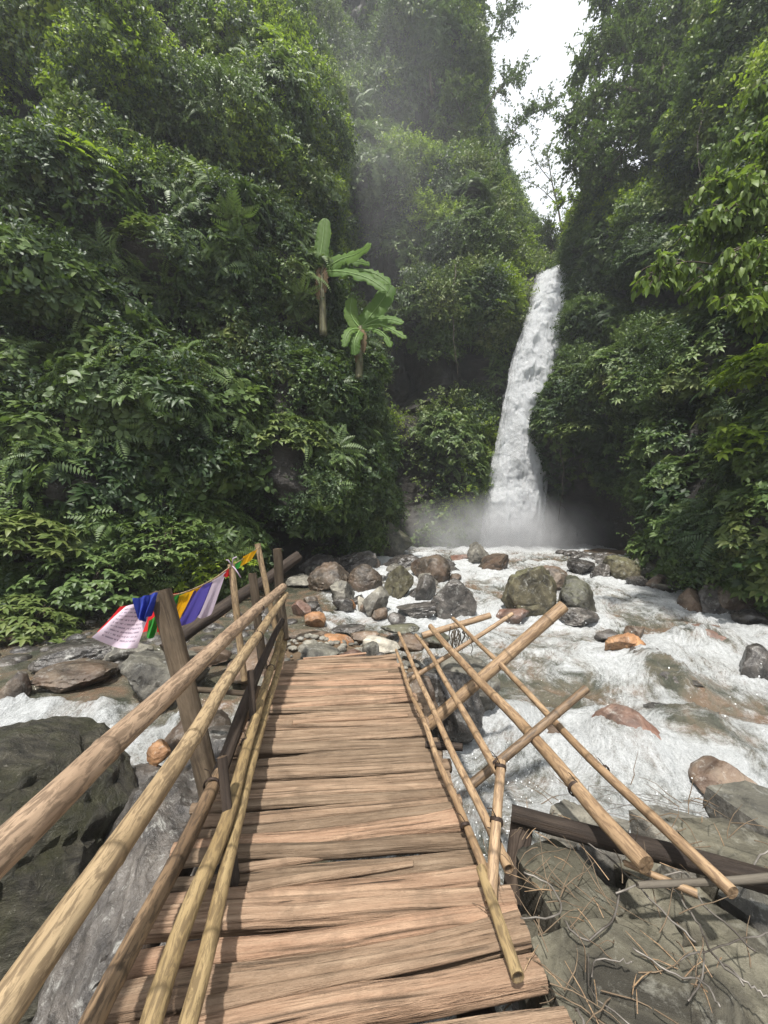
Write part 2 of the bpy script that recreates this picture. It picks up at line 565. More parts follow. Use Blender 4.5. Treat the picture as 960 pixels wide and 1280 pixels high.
# ---- wall behind, left of the fall, up to the skyline of the gap
BW = [
 [(340, 710, 23), (340, 600, 24), (340, 440, 26), (340, 280, 28), (340, 100, 31), (340, -60, 34), (340, -300, 37)],
 [(440, 710, 22.5, 0), (440, 600, 23.5, .6), (440, 440, 25), (440, 280, 27), (440, 100, 30), (440, -60, 32), (440, -300, 36)],
 [(510, 705, 23, 0), (512, 590, 23.8, .4), (515, 430, 24.5), (515, 280, 26.5), (520, 100, 29), (520, -60, 31.5), (520, -300, 35)],
 [(570, 700, 24, 0), (572, 590, 24.6, .5), (578, 440, 24.8), (570, 290, 26.5), (545, 120, 29), (535, -60, 31), (530, -300, 35)],
 [(606, 700, 25.4, 0, .2), (600, 590, 25.8, .3, .2), (606, 450, 26.0, .8, .3), (620, 345, 26.8, 1, .3), (566, 215, 29.5, 1, .5), (560, 40, 32, 1, .5), (555, -200, 36, 1, .5)],
 [(640, 700, 26.3, 0, 0), (640, 590, 26.5, 0, 0), (658, 450, 26.6, 0, 0), (668, 358, 26.8, .2, 0), (625, 275, 32, 1, .3), (550, 60, 36), (540, -200, 40)],
 [(700, 700, 26.6, 0), (700, 590, 26.6, 0), (710, 450, 27, 0), (708, 358, 27.2, .2), (655, 300, 36, 1, .3), (570, 80, 42), (560, -200, 46)],
 [(780, 700, 27, 0), (780, 590, 27, 0), (780, 450, 27.5, 0), (765, 345, 28.5, .3), (680, 310, 42, 1, .3), (570, 90, 48), (560, -200, 52)],
]
# ---- right wall of the gorge
RC = [
 [(760, 720, 34, 0), (760, 640, 34, 0), (760, 560, 33), (760, 520, 33), (760, 420, 33), (780, 330, 34), (790, 290, 36), (840, 190, 38), (890, 80, 40), (930, -60, 42), (950, -300, 44)],
 [(700, 715, 27.5, 0), (695, 630, 27, 0), (694, 560, 25.6, .4, .2), (700, 520, 25.4, 1, .2), (725, 440, 26, 1, .2), (732, 350, 27, 1, .2), (742, 285, 29, 1, .4), (795, 205, 31, 1, .4), (850, 90, 33, 1, .4), (890, -50, 35), (920, -300, 38)],
 [(698, 712, 26.0, 0), (690, 630, 25.6, 0), (676, 556, 22.4, .5, .1), (682, 515, 22.0, 1, .15), (713, 440, 22.6, 1, .1), (726, 350, 24.0, 1, .15), (722, 280, 26, 1, .4), (775, 215, 27, 1, .4), (830, 110, 28, 1, .4), (870, -20, 29, 1, .4), (900, -300, 32, 1, .4)],
 [(755, 712, 22.5, 0), (755, 620, 22.8, 0), (738, 565, 20.8, .5), (742, 500, 20.2), (755, 430, 20.8), (765, 350, 21.8), (776, 280, 23.2), (815, 205, 24.2), (860, 100, 25), (890, -40, 26), (915, -300, 29)],
 [(845, 725, 16.5, 0), (845, 650, 17, .2), (835, 575, 15.0), (845, 500, 15), (852, 420, 15.8), (860, 340, 16.6), (870, 255, 17.5), (890, 165, 18.6), (912, 70, 19.8), (925, -40, 21), (940, -300, 23)],
 [(900, 735, 13.0, 0), (900, 690, 13.2, 0), (890, 630, 11.6), (900, 540, 11.8), (905, 440, 12.4), (910, 340, 13), (918, 250, 13.8), (925, 160, 14.6), (935, 70, 15.4), (945, -40, 16.5), (955, -300, 18)],
 [(985, 765, 9.6, 0), (985, 712, 10, 0), (985, 640, 8.9), (985, 540, 9), (985, 440, 9.4), (985, 340, 10), (985, 250, 10.6), (985, 160, 11.2), (985, 70, 12), (985, -40, 13), (985, -300, 14)],
 [(1400, 900, 5, .3), (1400, 780, 5.2, .5), (1400, 680, 5.2), (1400, 560, 5.4), (1400, 440, 5.8), (1400, 340, 6.2), (1400, 250, 6.6), (1400, 160, 7), (1400, 70, 7.5), (1400, -40, 8), (1400, -300, 9)],
]
sheet('cliff_face', LC, 340, 340, M['cliff'], (0.5, 0.66, 0.08), 3, skew=.6, drop=.6, bumps=[
    (170, 70, 110, 90, 1.5), (330, 150, 75, 110, 1.6), (95, 240, 90, 45, 1.3), (290, 300, 90, 60, 1.3), (50, 350, 60, 40, .9), (190, 330, 50, 35, .8),
    (210, 500, 120, 70, 1.2), (340, 570, 80, 70, 1.4), (110, 600, 80, 50, .9), (400, 470, 40, 60, .8), (250, 660, 70, 30, .8),
    (20, 130, 60, 50, -1.6), (230, 195, 60, 25, -1.4), (20, 285, 70, 25, -1.5), (210, 400, 110, 22, -1.3), (60, 420, 60, 24, -1.1), (350, 665, 70, 30, -1.6), (310, 240, 60, 20, -1.1), (270, 600, 30, 50, -.7), (380, 410, 40, 30, -1.0)])
SL = SHEETS.pop('cliff_face')
sheet('cliff_face', BW, 340, 340, M['cliff'], (0.9, 0.85, 0.12), 11, scale=1.5, bumps=[
    (600, 385, 40, 40, 1.6), (545, 250, 45, 45, 2.0), (470, 230, 45, 70, 2.4), (500, 60, 40, 70, 2.6), (555, 110, 30, 80, 1.8), (420, 120, 35, 90, 2.0), (530, 400, 30, 40, 1.6), (585, 290, 35, 35, 1.5), (560, 560, 30, 60, 1.2),
    (510, 470, 40, 40, -1.8), (470, 350, 30, 35, -2.0), (540, 170, 30, 40, -2.2), (450, 20, 25, 50, -2.0), (580, 460, 25, 40, -1.2), (490, 600, 40, 50, -1.4)])
SB = SHEETS.pop('cliff_face')
sheet('cliff_face', RC, 340, 340, M['cliff'], (0.5, 0.75, 0.10), 29, scale=1.15, bumps=[
    (795, 480, 50, 40, 1.5), (735, 515, 45, 25, .8), (870, 560, 50, 45, 1.2), (905, 640, 50, 40, 1.1), (765, 290, 35, 40, 1.5), (740, 400, 30, 45, .9), (850, 420, 60, 40, 1.1), (900, 480, 40, 50, .9), (840, 300, 50, 50, 1.2), (900, 90, 50, 70, 1.5), (830, 110, 40, 60, 1.5),
    (830, 370, 60, 22, -1.4), (790, 200, 40, 30, -1.5), (800, 545, 30, 30, -1.0), (880, 220, 40, 50, -1.5), (780, 430, 60, 16, -.9), (920, 560, 30, 30, -.8), (860, 510, 50, 14, -.8)])
SR = SHEETS.pop('cliff_face')

# ================================================================== river bed and water
def lerp_tab(tab, y):
    xs, zs = zip(*tab)
    return np.interp(y, xs, zs)

MAIN = [(-6, -2.2), (0, -1.72), (2, -1.58), (3.5, -1.38), (5, -1.2), (7, -.95), (10, -.6), (13, -.25), (15, -.1), (20, .08), (26, .2), (40, .25)]
SIDE = [(-6, -2.4), (1.5, -2.0), (2.8, -1.75), (3.7, -1.3), (4.4, -.82), (4.9, -.62), (8, -.55), (11, -.42), (13, -.25), (15, -.1), (20, .08), (26, .2), (40, .25)]

def wz(x, y):
    x, y = np.asarray(x, float), np.asarray(y, float)
    w = 1 / (1 + np.exp((x + 1.1) * 5))
    return lerp_tab(MAIN, y) * (1 - w) + lerp_tab(SIDE, y) * w

def on_water(px, py):
    """point of the water surface seen at a pixel"""
    z = -0.6
    for _ in range(12):
        p = G(px, py, z)
        z = 0.5 * z + 0.5 * float(wz(p.x, p.y))
    return G(px, py, z)

# ---- bed / ground
xs = np.concatenate([np.linspace(-60, -12, 12), np.linspace(-11, 16, 120), np.linspace(18, 60, 10)])
ys = np.concatenate([np.linspace(-40, -4, 10), np.linspace(-3, 30, 140), np.linspace(32, 80, 12)])
XX, YY = np.meshgrid(xs, ys)
bed = wz(XX, YY) - 0.32 + 0.16 * fbm(np.stack([XX.ravel() * .9, YY.ravel() * .9, 0 * XX.ravel()], 1), 4, 5).reshape(XX.shape)
def bump2(cx, cy_, rx, ry, h):
    return h * np.exp(-(((XX - cx) / rx) ** 2 + ((YY - cy_) / ry) ** 2) ** 1.5)
bed += bump2(-0.55, 6.0, 1.5, 1.5, .85)                 # shelf at the far end of the bridge
bed += bump2(1.9, 1.0, 1.35, 1.35, .9)                  # footing of the stone cage
bed += np.clip((-XX - 6.2 - 0.02 * (YY - 8) ** 2 * 0), 0, 6) * .35 * (YY < 14)   # left bank rises
bed += np.clip((XX - 9.4), 0, 1.0) * .5 * (YY < 20)
me = mesh_np('riverbed', np.stack([XX, YY, bed], -1).reshape(-1, 3), grid_faces(len(xs), len(ys)))
tag(obj('riverbed', me, M['earth']), kind='structure')

# ---- boulders that stand in the water are listed here first: the water foams around them
# (px, base py, width px, height px, material, seed, name, label, group)
ROCKS = [
 (664, 772, 70, 66, 'rock_olive', 1, 'boulder', 'largest angular olive-brown boulder standing midstream in the white rapids', None),
 (726, 768, 44, 40, 'rock_moss', 2, 'boulder', 'rounded mossy boulder just right of the largest midstream boulder', None),
 (728, 782, 50, 18, 'rock_wet', 3, 'boulder', 'low wet grey rock below the rounded mossy boulder', None),
 (650, 778, 40, 16, 'rock_red', 4, 'boulder', 'low reddish rock at the foot of the largest midstream boulder', None),
 (690, 736, 48, 28, 'rock_brown', 5, 'boulder', 'smooth grey boulder with reddish base behind the midstream boulders', None),
 (604, 707, 32, 27, 'rock_grey', 6, 'boulder', 'pale pointed rock standing in front of the waterfall', None),
 (622, 716, 46, 22, 'rock_brown', 7, 'boulder', 'brown ridge of rock between pale pointed rock and midstream boulder', None),
 (790, 826, 56, 30, 'rock_orange', 8, 'boulder', 'bright orange boulder in the middle of the rapids', None),
 (766, 805, 28, 14, 'rock_wet', 9, 'boulder', 'small dark round rock behind the bright orange boulder', None),
 (800, 800, 22, 16, 'rock_brown', 10, 'boulder', 'small pointed orange rock peeking over the bright orange boulder', None),
 (822, 842, 62, 26, 'rock_wet', 11, 'boulder', 'wet domed rock washed over right below the bright orange boulder', None),
 (905, 812, 60, 26, 'rock_red', 12, 'boulder', 'reddish rock washed over by water right of the orange boulder', None),
 (858, 806, 30, 12, 'rock_brown', 13, 'boulder', 'faint orange rock tip under foam between two washed rocks', None),
 (860, 868, 90, 30, 'rock_wet', 14, 'boulder', 'broad dark rock ledge with water pouring over it', None),
 (795, 952, 74, 48, 'rock_red', 15, 'boulder', 'brick-red rock under rushing water beside the rail poles', None),
 (700, 932, 40, 24, 'rock_brown', 16, 'boulder', 'small orange stone under water beneath the bamboo braces', None),
 (934, 1012, 76, 36, 'rock_brown', 17, 'boulder', 'long rust-brown rock at the water edge above the stone cage', None),
 (956, 850, 44, 36, 'rock_wet', 18, 'boulder', 'dark rock cut off by the right edge beside rapids', None),
 (885, 935, 110, 42, 'rock_wet', 19, 'boulder', 'wide submerged rock with water sheeting down near right edge', None),
 (735, 718, 36, 20, 'rock_wet', 20, 'boulder', 'grey rock veiled by spray right of the waterfall foot', None),
 (760, 724, 30, 16, 'rock_wet', 21, 'boulder', 'small grey rock beside the log washed up under right cliff', None),
 (783, 726, 46, 27, 'rock_olive', 22, 'boulder', 'olive boulder at the end of the washed up log', None),
 (818, 728, 44, 30, 'rock_moss', 23, 'boulder', 'mossy rock with small plants behind the olive bank boulder', None),
 (828, 738, 30, 18, 'rock_brown', 24, 'boulder', 'rusty flat rock on the right bank below mossy rock', None),
 (806, 736, 34, 13, 'rock_wet', 25, 'boulder', 'flat grey wet rock left of the rusty flat bank rock', None),
 (845, 742, 32, 13, 'rock_grey', 26, 'boulder', 'flat grey bank rock right of the rusty flat rock', None),
 (905, 770, 44, 36, 'rock_wet', 27, 'boulder', 'dark angular boulder on right bank at the overhang', None),
 (940, 772, 54, 46, 'rock_brown', 28, 'boulder', 'large brown rounded boulder on right bank near picture edge', None),
 (880, 766, 34, 26, 'rock_brown', 29, 'boulder', 'brown boulder left of the dark angular bank boulder', None),
 (952, 787, 34, 20, 'rock_wet', 30, 'boulder', 'small wet rock below the large brown bank boulder', None),
 # pile of boulders beyond the far end of the bridge
 (441, 716, 62, 30, 'rock_wet', 31, 'boulder', 'large dark wet boulder at the back top of the boulder pile', None),
 (412, 741, 58, 32, 'rock_brown', 32, 'boulder', 'brown boulder on the left of the boulder pile', None),
 (455, 742, 40, 30, 'rock_brown', 33, 'boulder', 'brown wet boulder in the middle of the boulder pile', None),
 (424, 756, 42, 30, 'rock_grey', 34, 'boulder', 'grey flat-faced boulder at the front left of the pile', None),
 (469, 769, 36, 36, 'rock_grey', 35, 'boulder', 'angular tan-grey boulder with ridge at front of the pile', None),
 (500, 752, 38, 40, 'rock_olive', 36, 'boulder', 'upright olive rounded boulder in the pile', None),
 (540, 728, 46, 34, 'rock_brown', 37, 'boulder', 'orange-brown boulder on the right top of the pile', None),
 (531, 756, 30, 40, 'rock_wet', 38, 'boulder', 'dark upright boulder below the orange-brown boulder', None),
 (563, 775, 60, 44, 'rock_wet', 39, 'boulder', 'black glistening angular boulder at right front of the pile', None),
 (527, 774, 62, 20, 'rock_wet', 40, 'boulder', 'low wet boulder lying before the upright boulders', None),
 (505, 714, 54, 20, 'rock_wet', 41, 'boulder', 'flat wet rock behind the upright olive boulder', None),
 (437, 762, 13, 13, 'rock_orange', 42, 'stone', 'left of two small tan stones under the grey boulder', None),
 (451, 762, 14, 15, 'rock_pale', 43, 'stone', 'right of two small tan stones under the grey boulder', None),
 (376, 771, 22, 18, 'rock_red', 44, 'stone', 'small red-brown stone in white water past the rail end', None),
 (390, 785, 26, 17, 'rock_orange', 45, 'stone', 'small orange stone in white water past the rail end', None),
 (398, 770, 10, 10, 'rock_wet', 46, 'stone', 'tiny dark stone above the small orange stone', None),
 (395, 716, 44, 22, 'rock_wet', 47, 'boulder', 'wet black rocks under the dark overhang', None),
 (376, 735, 40, 14, 'rock_grey', 48, 'boulder', 'low grey rock beside the far rail posts', None),
 (556, 712, 26, 13, 'rock_wet', 49, 'boulder', 'low dark rock in the stream above the orange-brown boulder', None),
 (578, 702, 26, 10, 'rock_red', 50, 'boulder', 'low reddish rock left of the pale pointed rock', None),
 (462, 700, 92, 48, 'rock_moss', 58, 'boulder', 'large mossy slope of ribbed rock left of the waterfall spray', None),
 (490, 697, 28, 14, 'rock_moss', 51, 'boulder', 'mossy rock at the foot of the ribbed slope', None),
 # side stream on the left
 (186, 886, 96, 68, 'rock_grey', 52, 'boulder', 'pale speckled boulder behind the tall leaning post', None),
 (6, 880, 30, 32, 'rock_brown', 53, 'boulder', 'brown rock cut off by the left edge above the cascade', None),
 (60, 842, 90, 24, 'rock_wet', 54, 'boulder', 'flat wet slab in the side stream by left bank', None),
 (140, 828, 60, 16, 'rock_grey', 55, 'boulder', 'flat grey slab in the side stream under the flags', None),
 (70, 868, 84, 26, 'rock_brown', 56, 'boulder', 'brown rock washed by the top of the left cascade', None),
 (245, 838, 60, 22, 'rock_brown', 57, 'boulder', 'low rusty rock behind the tall leaning post', None),
]
CAS = {  # foam strength around a rock
}

def rock_place(px, by, w, h):
    p = on_water(px, by)
    s = p.y / 480
    return p, w * s, h * s

RP = [rock_place(*r[:4]) for r in ROCKS]

# ---- the water surface
def axis(a, b, n, p):
    t = np.linspace(0, 1, n)
    return a + (b - a) * t ** p
wy = axis(-2.0, 27.5, 560, 1.75)
wu = np.linspace(-1.15, 1.25, 500)
WU, WY = np.meshgrid(wu, wy)
WX = WU * (3.2 + 0.97 * np.maximum(WY, 0))              # the sheet widens upstream
q = np.stack([WX.ravel(), WY.ravel(), 0 * WX.ravel()], 1)
zz = wz(WX, WY).ravel()
slope = np.abs(wz(WX, WY + .25) - wz(WX, WY - .25)).ravel() / .5
# flow coordinates: fan out from the foot of the fall
fx, fy = q[:, 0] - 7.5, 27.5 - q[:, 1]
rad = np.hypot(fx, fy); ang = np.arctan2(fx, fy)
fl = np.stack([ang * 9.0 + .0, rad * .55, 0 * rad], 1)
warp = fbm(q * .8, 2, 77)
fl[:, 0] += warp * .55
calm = 1 / (1 + np.exp((q[:, 0] + 1.6) * 4)) * (q[:, 1] > 4.9)            # quiet side pool on the left
turb = np.clip(1 - calm * .85, 0.1, 1)
n_big = fbm(fl * np.array([1.2, 1.5, 1]), 3, 101)
n_mid = fbm(fl * np.array([4.5, 4.2, 1]), 4, 131, True)
n_fin = fbm(q * 7.0 + np.stack([warp, warp, warp], 1) * 2, 4, 151, True)
step = np.sin(rad * 2.3 + 2.0 * n_big + ang * 5)
zz = zz + turb * (0.15 * n_big + 0.085 * n_mid + 0.045 * n_fin + 0.06 * step)
foam = 0.44 + 0.62 * n_big + 0.34 * n_mid + .12 * step + 0.4 * np.clip(slope - .12, 0, 1) * (q[:, 0] > -1.5)
foam = foam - calm * .8 - .6 * (q[:, 0] < -.4) * (q[:, 1] < 3.4)
cas = np.exp(-((q[:, 1] - 4.25) / .5) ** 2) / (1 + np.exp((q[:, 0] + 4.0) * 6))
foam = foam + cas * .9
# white water round and below the rocks, water piled over the sunken ones
for (r, (p, w, h)) in zip(ROCKS, RP):
    dx, dy = q[:, 0] - p.x, q[:, 1] - (p.y + .3 * w)
    d = np.sqrt(dx ** 2 + (dy * np.where(dy > 0, 1.3, .8)) ** 2) / (0.5 * w + .12)
    k = np.exp(-np.clip(d - 0.9, 0, 9) ** 2 * 2.2)
    foam = foam + .30 * k * turb * (p.x > -1.6)
    if r[0] > 740 and r[1] > 780 and r[5] in (11, 12, 13, 14, 15, 16, 19):
        bump_h = np.exp(-d ** 2 * 1.3)
        zz = zz + bump_h * h * .55
        foam = foam - 0.62 * np.exp(-((d - .25) / .62) ** 2)
plunge = np.exp(-(((q[:, 0] - 8.0) / 4.5) ** 2 + ((q[:, 1] - 24) / 3.2) ** 2))
foam = foam + plunge * .9
zz = zz + plunge * .12 * n_fin
me = mesh_np('river_water', np.stack([q[:, 0], q[:, 1], zz], 1), grid_faces(len(wu), len(wy)), attrs={'foam': np.clip(foam, 0, 1.6), 'across': fl[:, 0], 'along': fl[:, 1]})

def water_mat():
    b = NB('river_water')
    v = b.pos()
    cb = b.n('CombineXYZ')
    b.link(b.attr('across'), cb.inputs[0]); b.link(b.attr('along'), cb.inputs[1])
    def fl(sx, sy):
        m = b.n('Mapping'); m.inputs['Scale'].default_value = (sx, sy, 1); b.link(cb.outputs[0], m.inputs['Vector'])
        return m.outputs[0]
    s1 = b.noise(fl(7, 3.2), 1.0, 8, .72, .25)            # streaks drawn out along the current
    s2 = b.noise(fl(34, 15), 1.0, 7, .75, .3)
    n1 = b.noise(v, 12.0, 7, 0.75, .3)
    n2 = b.noise(v, 60.0, 5, 0.76, 0.2)
    n3 = b.noise(v, 1.7, 4, 0.6, 1.0)
    def c(x, k): return b.math('MULTIPLY', b.math('SUBTRACT', x, .5), k)
    f = b.math('ADD', b.attr('foam'), c(s1, 1.7))
    f = b.math('ADD', f, c(s2, 1.0))
    f = b.math('ADD', f, b.math('ADD', c(n1, .55), c(n2, .6)))
    fm = b.ramp(f, [(0.28, 0.0), (0.46, 0.25), (0.68, 0.68), (1.0, 1.0)])
    wc = b.ramp(n3, [(0.36, (.045, .048, .034)), (0.50, (.095, .085, .06)), (0.66, (.15, .10, .065))])
    hb = b.math('ADD', b.math('ADD', s1, s2), b.math('ADD', n1, b.math('MULTIPLY', n2, .5)))
    water = b.bsdf(wc, .1, .5, b.bump(hb, .6, .06))
    tone = b.math('ADD', b.math('MULTIPLY', s2, .55), b.math('MULTIPLY', n2, .45))
    fc = b.ramp(tone, [(.34, (.24, .255, .25)), (.46, (.46, .475, .475)), (.60, (.66, .675, .675))])
    foamsh = b.bsdf(fc, .5, .35, b.bump(hb, .9, .07))
    ms = b.n('MixShader')
    b.link(fm, ms.inputs[0]); b.link(water, ms.inputs[1]); b.link(foamsh, ms.inputs[2])
    return b.done(ms.outputs[0])
M['water'] = water_mat()
tag(obj('river_water', me, M['water']), kind='structure')

# ================================================================== the waterfall: three sheets of falling water, one in front of the other
def fall_mat():
    b = NB('falling_water')
    v = b.coord((1, 1, 1))
    s1 = b.noise(b.coord((3.2, 3.2, .42)), 1.0, 6, .68, .5)
    s2 = b.noise(b.coord((9, 9, 1.6)), 1.0, 6, .72, .8)
    s3 = b.noise(v, 5.0, 5, .7, .5)
    e = b.attr('edge')
    d = b.math('ADD', b.math('MULTIPLY', s1, 1.0), b.math('MULTIPLY', s2, .75))
    d = b.math('ADD', d, b.math('MULTIPLY', s3, .35))
    a = b.math('ADD', b.math('SUBTRACT', d, .78), b.math('MULTIPLY', e, 1.0))
    al = b.ramp(a, [(0.0, 0.0), (0.16, .45), (.42, 1.0)])
    c = b.mix(b.ramp(s2, [(.35, 0.0), (.62, 1.0)]), (.80, .83, .86), (.97, .98, .99))
    p = b.bsdf(c, .6, .3, b.bump(b.math('ADD', s2, s3), .8, .3))
    tl = b.n('BsdfTranslucent'); tl.inputs['Color'].default_value = (.85, .88, .9, 1)
    m1 = b.n('MixShader'); m1.inputs[0].default_value = .45
    b.link(p, m1.inputs[1]); b.link(tl.outputs[0], m1.inputs[2])
    tp = b.n('BsdfTransparent')
    m2 = b.n('MixShader')
    b.link(al, m2.inputs[0]); b.link(tp.outputs[0], m2.inputs[1]); b.link(m1.outputs[0], m2.inputs[2])
    return b.done(m2.outputs[0])
M['fall'] = fall_mat()
fl_L = [(666, 347), (658, 392), (643, 440), (630, 490), (619, 550), (609, 605), (601, 650), (596, 690)]
fl_R = [(710, 340), (707, 390), (702, 440), (696, 490), (688, 540), (684, 590), (680, 640), (678, 690)]
fdep = [28.2, 25.2, 24.6, 24.3, 24.1, 24.0, 23.9, 23.8]
fallroot = thing('waterfall', 'tall white waterfall plunging down the dark cliff at the head of the gorge', 'waterfall', P(640, 690, 24.2))
for layer in range(3):
    L = np.array([tuple(P(x, y, d - .28 * layer)) for (x, y), d in zip(fl_L, fdep)])
    Rr = np.array([tuple(P(x, y, d - .28 * layer)) for (x, y), d in zip(fl_R, fdep)])
    L, Rr = crom(L, 260), crom(Rr, 260)
    t = np.linspace(0, 1, 60)[None, :, None]
    V = L[:, None] * (1 - t) + Rr[:, None] * t
    V[..., 1] -= 0.75 * np.sin(np.pi * t[..., 0]) ** .8 * 1.0
    q = V.reshape(-1, 3)
    V = V.reshape(-1, 3)
    st = fbm(q * np.array([1.6, 1.6, .5]) + layer * 7, 4, 300 + layer, True)
    lump = fbm(q * np.array([1.1, 1.1, .7]) + layer * 3, 4, 320 + layer)
    V[:, 1] -= .34 * st + .42 * lump
    V[:, 0] += .10 * lump
    tt = np.tile(np.linspace(0, 1, 60), 260)
    edge = np.minimum(tt / .30, (1 - tt) / .16)
    edge = np.clip(edge, 0, 1) - (.0 if layer == 0 else .34)
    me = mesh_np('water_sheet', V - np.array(fallroot.location), grid_faces(60, 260), attrs={'edge': edge})
    obj('water_sheet', me, M['fall'], fallroot)

# ---- spray drifting at the foot of the fall
def mist(name, c, r, dens, seed):
    bm = bmesh.new()
    bmesh.ops.create_icosphere(bm, subdivisions=3, radius=1.0)
    me = bpy.data.meshes.new(name); bm.to_mesh(me); bm.free()
    b = NB(name)
    tc = b.n('TexCoord')
    ln = b.n('VectorMath', operation='LENGTH'); b.link(tc.outputs['Object'], ln.inputs[0])
    fall = b.math('POWER', b.math('SUBTRACT', 1.0, ln.outputs['Value'], True), 1.5)
    nz = b.noise(b.pos(), .7, 3, .6, .6)
    d = b.math('MULTIPLY', fall, b.ramp(nz, [(.3, .25), (.7, 1.4)]))
    pv = b.n('VolumePrincipled')
    pv.inputs['Color'].default_value = (.95, .96, .98, 1)
    pv.inputs['Anisotropy'].default_value = .2
    b.link(b.math('MULTIPLY', d, dens), pv.inputs['Density'])
    b.link(pv.outputs[0], b.out.inputs['Volume'])
    o = obj(name, me, b.m)
    o.location = c; o.scale = r
    tag(o, kind='stuff')
    return o
mist('spray_mist', P(628, 672, 22.4), (7.4, 2.8, 3.0), 1.25, 1)
mist('drifting_mist', P(480, 190, 19.5), (6.0, 5.0, 12.5), .024, 2)

# ================================================================== PLANTS
def leaf_into(mb, base, d, up, L, w, fold=.18, droop=.25, pointed=True):
    """one leaf: folded along its midrib, drooping to the tip; 6 triangles"""
    d = d.normalized()
    s = d.cross(up)
    if s.length < 1e-5: s = d.orthogonal()
    s.normalize()
    u = s.cross(d).normalized()
    m1 = base + d * L * .35 - u * L * droop * .12
    m2 = base + d * L * .70 - u * L * droop * .45
    tip = base + d * L - u * L * droop
    k = u * w * fold
    vs = [base, m1 + s * w * .5 + k, m1, m1 - s * w * .5 + k, m2 + s * w * .36 + k * .7, m2, m2 - s * w * .36 + k * .7, tip]
    fs = [(0, 2, 1), (0, 3, 2), (1, 2, 5, 4), (2, 3, 6, 5), (4, 5, 7), (5, 6, 7)]
    mb.add(vs, fs)

HID = bpy.data.collections.new("sprigs")          # leaf clusters handed to the scatterers; never linked to the scene itself

def sprig(name, mb, material):
    me = mb.mesh(name, smooth=True)
    me.materials.append(material)
    return me

def rv(r, a=1.0):
    return Vector((r.uniform(-a, a), r.uniform(-a, a), r.uniform(-a, a)))

def whorl(seed, n=3, L=.2, leaves=8, spread=.16):
    """a few stems, each ending in a ring of drooping pointed leaves; local +z points out of the slope"""
    r = random.Random(seed); mb = MB()
    for k in range(n):
        c = Vector((r.uniform(-spread, spread), r.uniform(-spread, spread), r.uniform(.02, .14)))
        ax = (Vector((0, 0, 1)) + rv(r, .4)).normalized()
        e1 = ax.orthogonal().normalized(); e2 = ax.cross(e1)
        a0 = r.uniform(0, 6.28)
        for j in range(leaves):
            an = a0 + 6.283 * j / leaves + r.uniform(-.3, .3)
            d = (e1 * math.cos(an) + e2 * math.sin(an)) + ax * r.uniform(.0, .5)
            leaf_into(mb, c - ax * .01 * j, d, ax, L * r.uniform(.6, 1.1), L * r.uniform(.32, .45), .2, r.uniform(.25, .6))
    return mb

def flat_leaves(seed, n=14, L=.14, spread=.22, wide=.75):
    """broad leaves held flat on short stalks, facing out and up"""
    r = random.Random(seed); mb = MB()
    for k in range(n):
        c = Vector((r.uniform(-spread, spread), r.uniform(-spread, spread), r.uniform(.0, .16)))
        an = r.uniform(0, 6.283)
        d = Vector((math.cos(an), math.sin(an), r.uniform(-.25, .25)))
        leaf_into(mb, c, d, (Vector((0, 0, 1)) + rv(r, .35)).normalized(), L * r.uniform(.6, 1.2), L * wide * r.uniform(.8, 1.1), .1, r.uniform(.1, .35))
    return mb

def twig(seed, n=5, L=.09, length=.45, per=11, hang=.2):
    """thin twigs fanning out with many small leaves"""
    r = random.Random(seed); mb = MB()
    for k in range(n):
        d = Vector((r.uniform(-1, 1), r.uniform(-1, 1), r.uniform(.25, 1.0))).normalized()
        p = Vector((r.uniform(-.06, .06), r.uniform(-.06, .06), 0))
        for j in range(per):
            p = p + d * length / per
            d = (d + rv(r, .12) - Vector((0, 0, hang * .25))).normalized()
            side = d.cross(rv(r, 1.0))
            if side.length < .01: continue
            leaf_into(mb, p, side.normalized() + d * .5, Vector((0, 0, 1)), L * r.uniform(.6, 1.2), L * .45, .15, .25)
    return mb

def frond(seed, n=6, L=.55, pin=13):
    """arching fern-like fronds with leaflets"""
    r = random.Random(seed); mb = MB()
    for k in range(n):
        an = 6.283 * k / n + r.uniform(-.4, .4)
        o = Vector((math.cos(an), math.sin(an), 0))
        ll = L * r.uniform(.7, 1.15)
        for j in range(1, pin):
            t = j / pin
            p = o * ll * t + Vector((0, 0, ll * (.75 * t - .8 * t * t)))
            s = Vector((-o.y, o.x, 0))
            for sg in (-1, 1):
                leaf_into(mb, p, s * sg + o * .45 - Vector((0, 0, .25)), Vector((0, 0, 1)), ll * .24 * math.sin(math.pi * min(1, t * .85 + .15)), ll * .06, .1, .2)
    return mb

TW, TF, TT, TR, TB = {}, {}, {}, {}, {}
for mk in ('leaf_dark', 'leaf_mid', 'leaf_bright', 'leaf_olive'):
    TW[mk] = [sprig('whorl_sprig', whorl(k), M[mk]) for k in range(3)]
    TF[mk] = [sprig('broad_sprig', flat_leaves(k + 10), M[mk]) for k in range(2)]
    TT[mk] = [sprig('twig_sprig', twig(k + 20), M[mk]) for k in range(3)]
    TR[mk] = [sprig('frond_sprig', frond(k + 30), M[mk]) for k in range(1)]

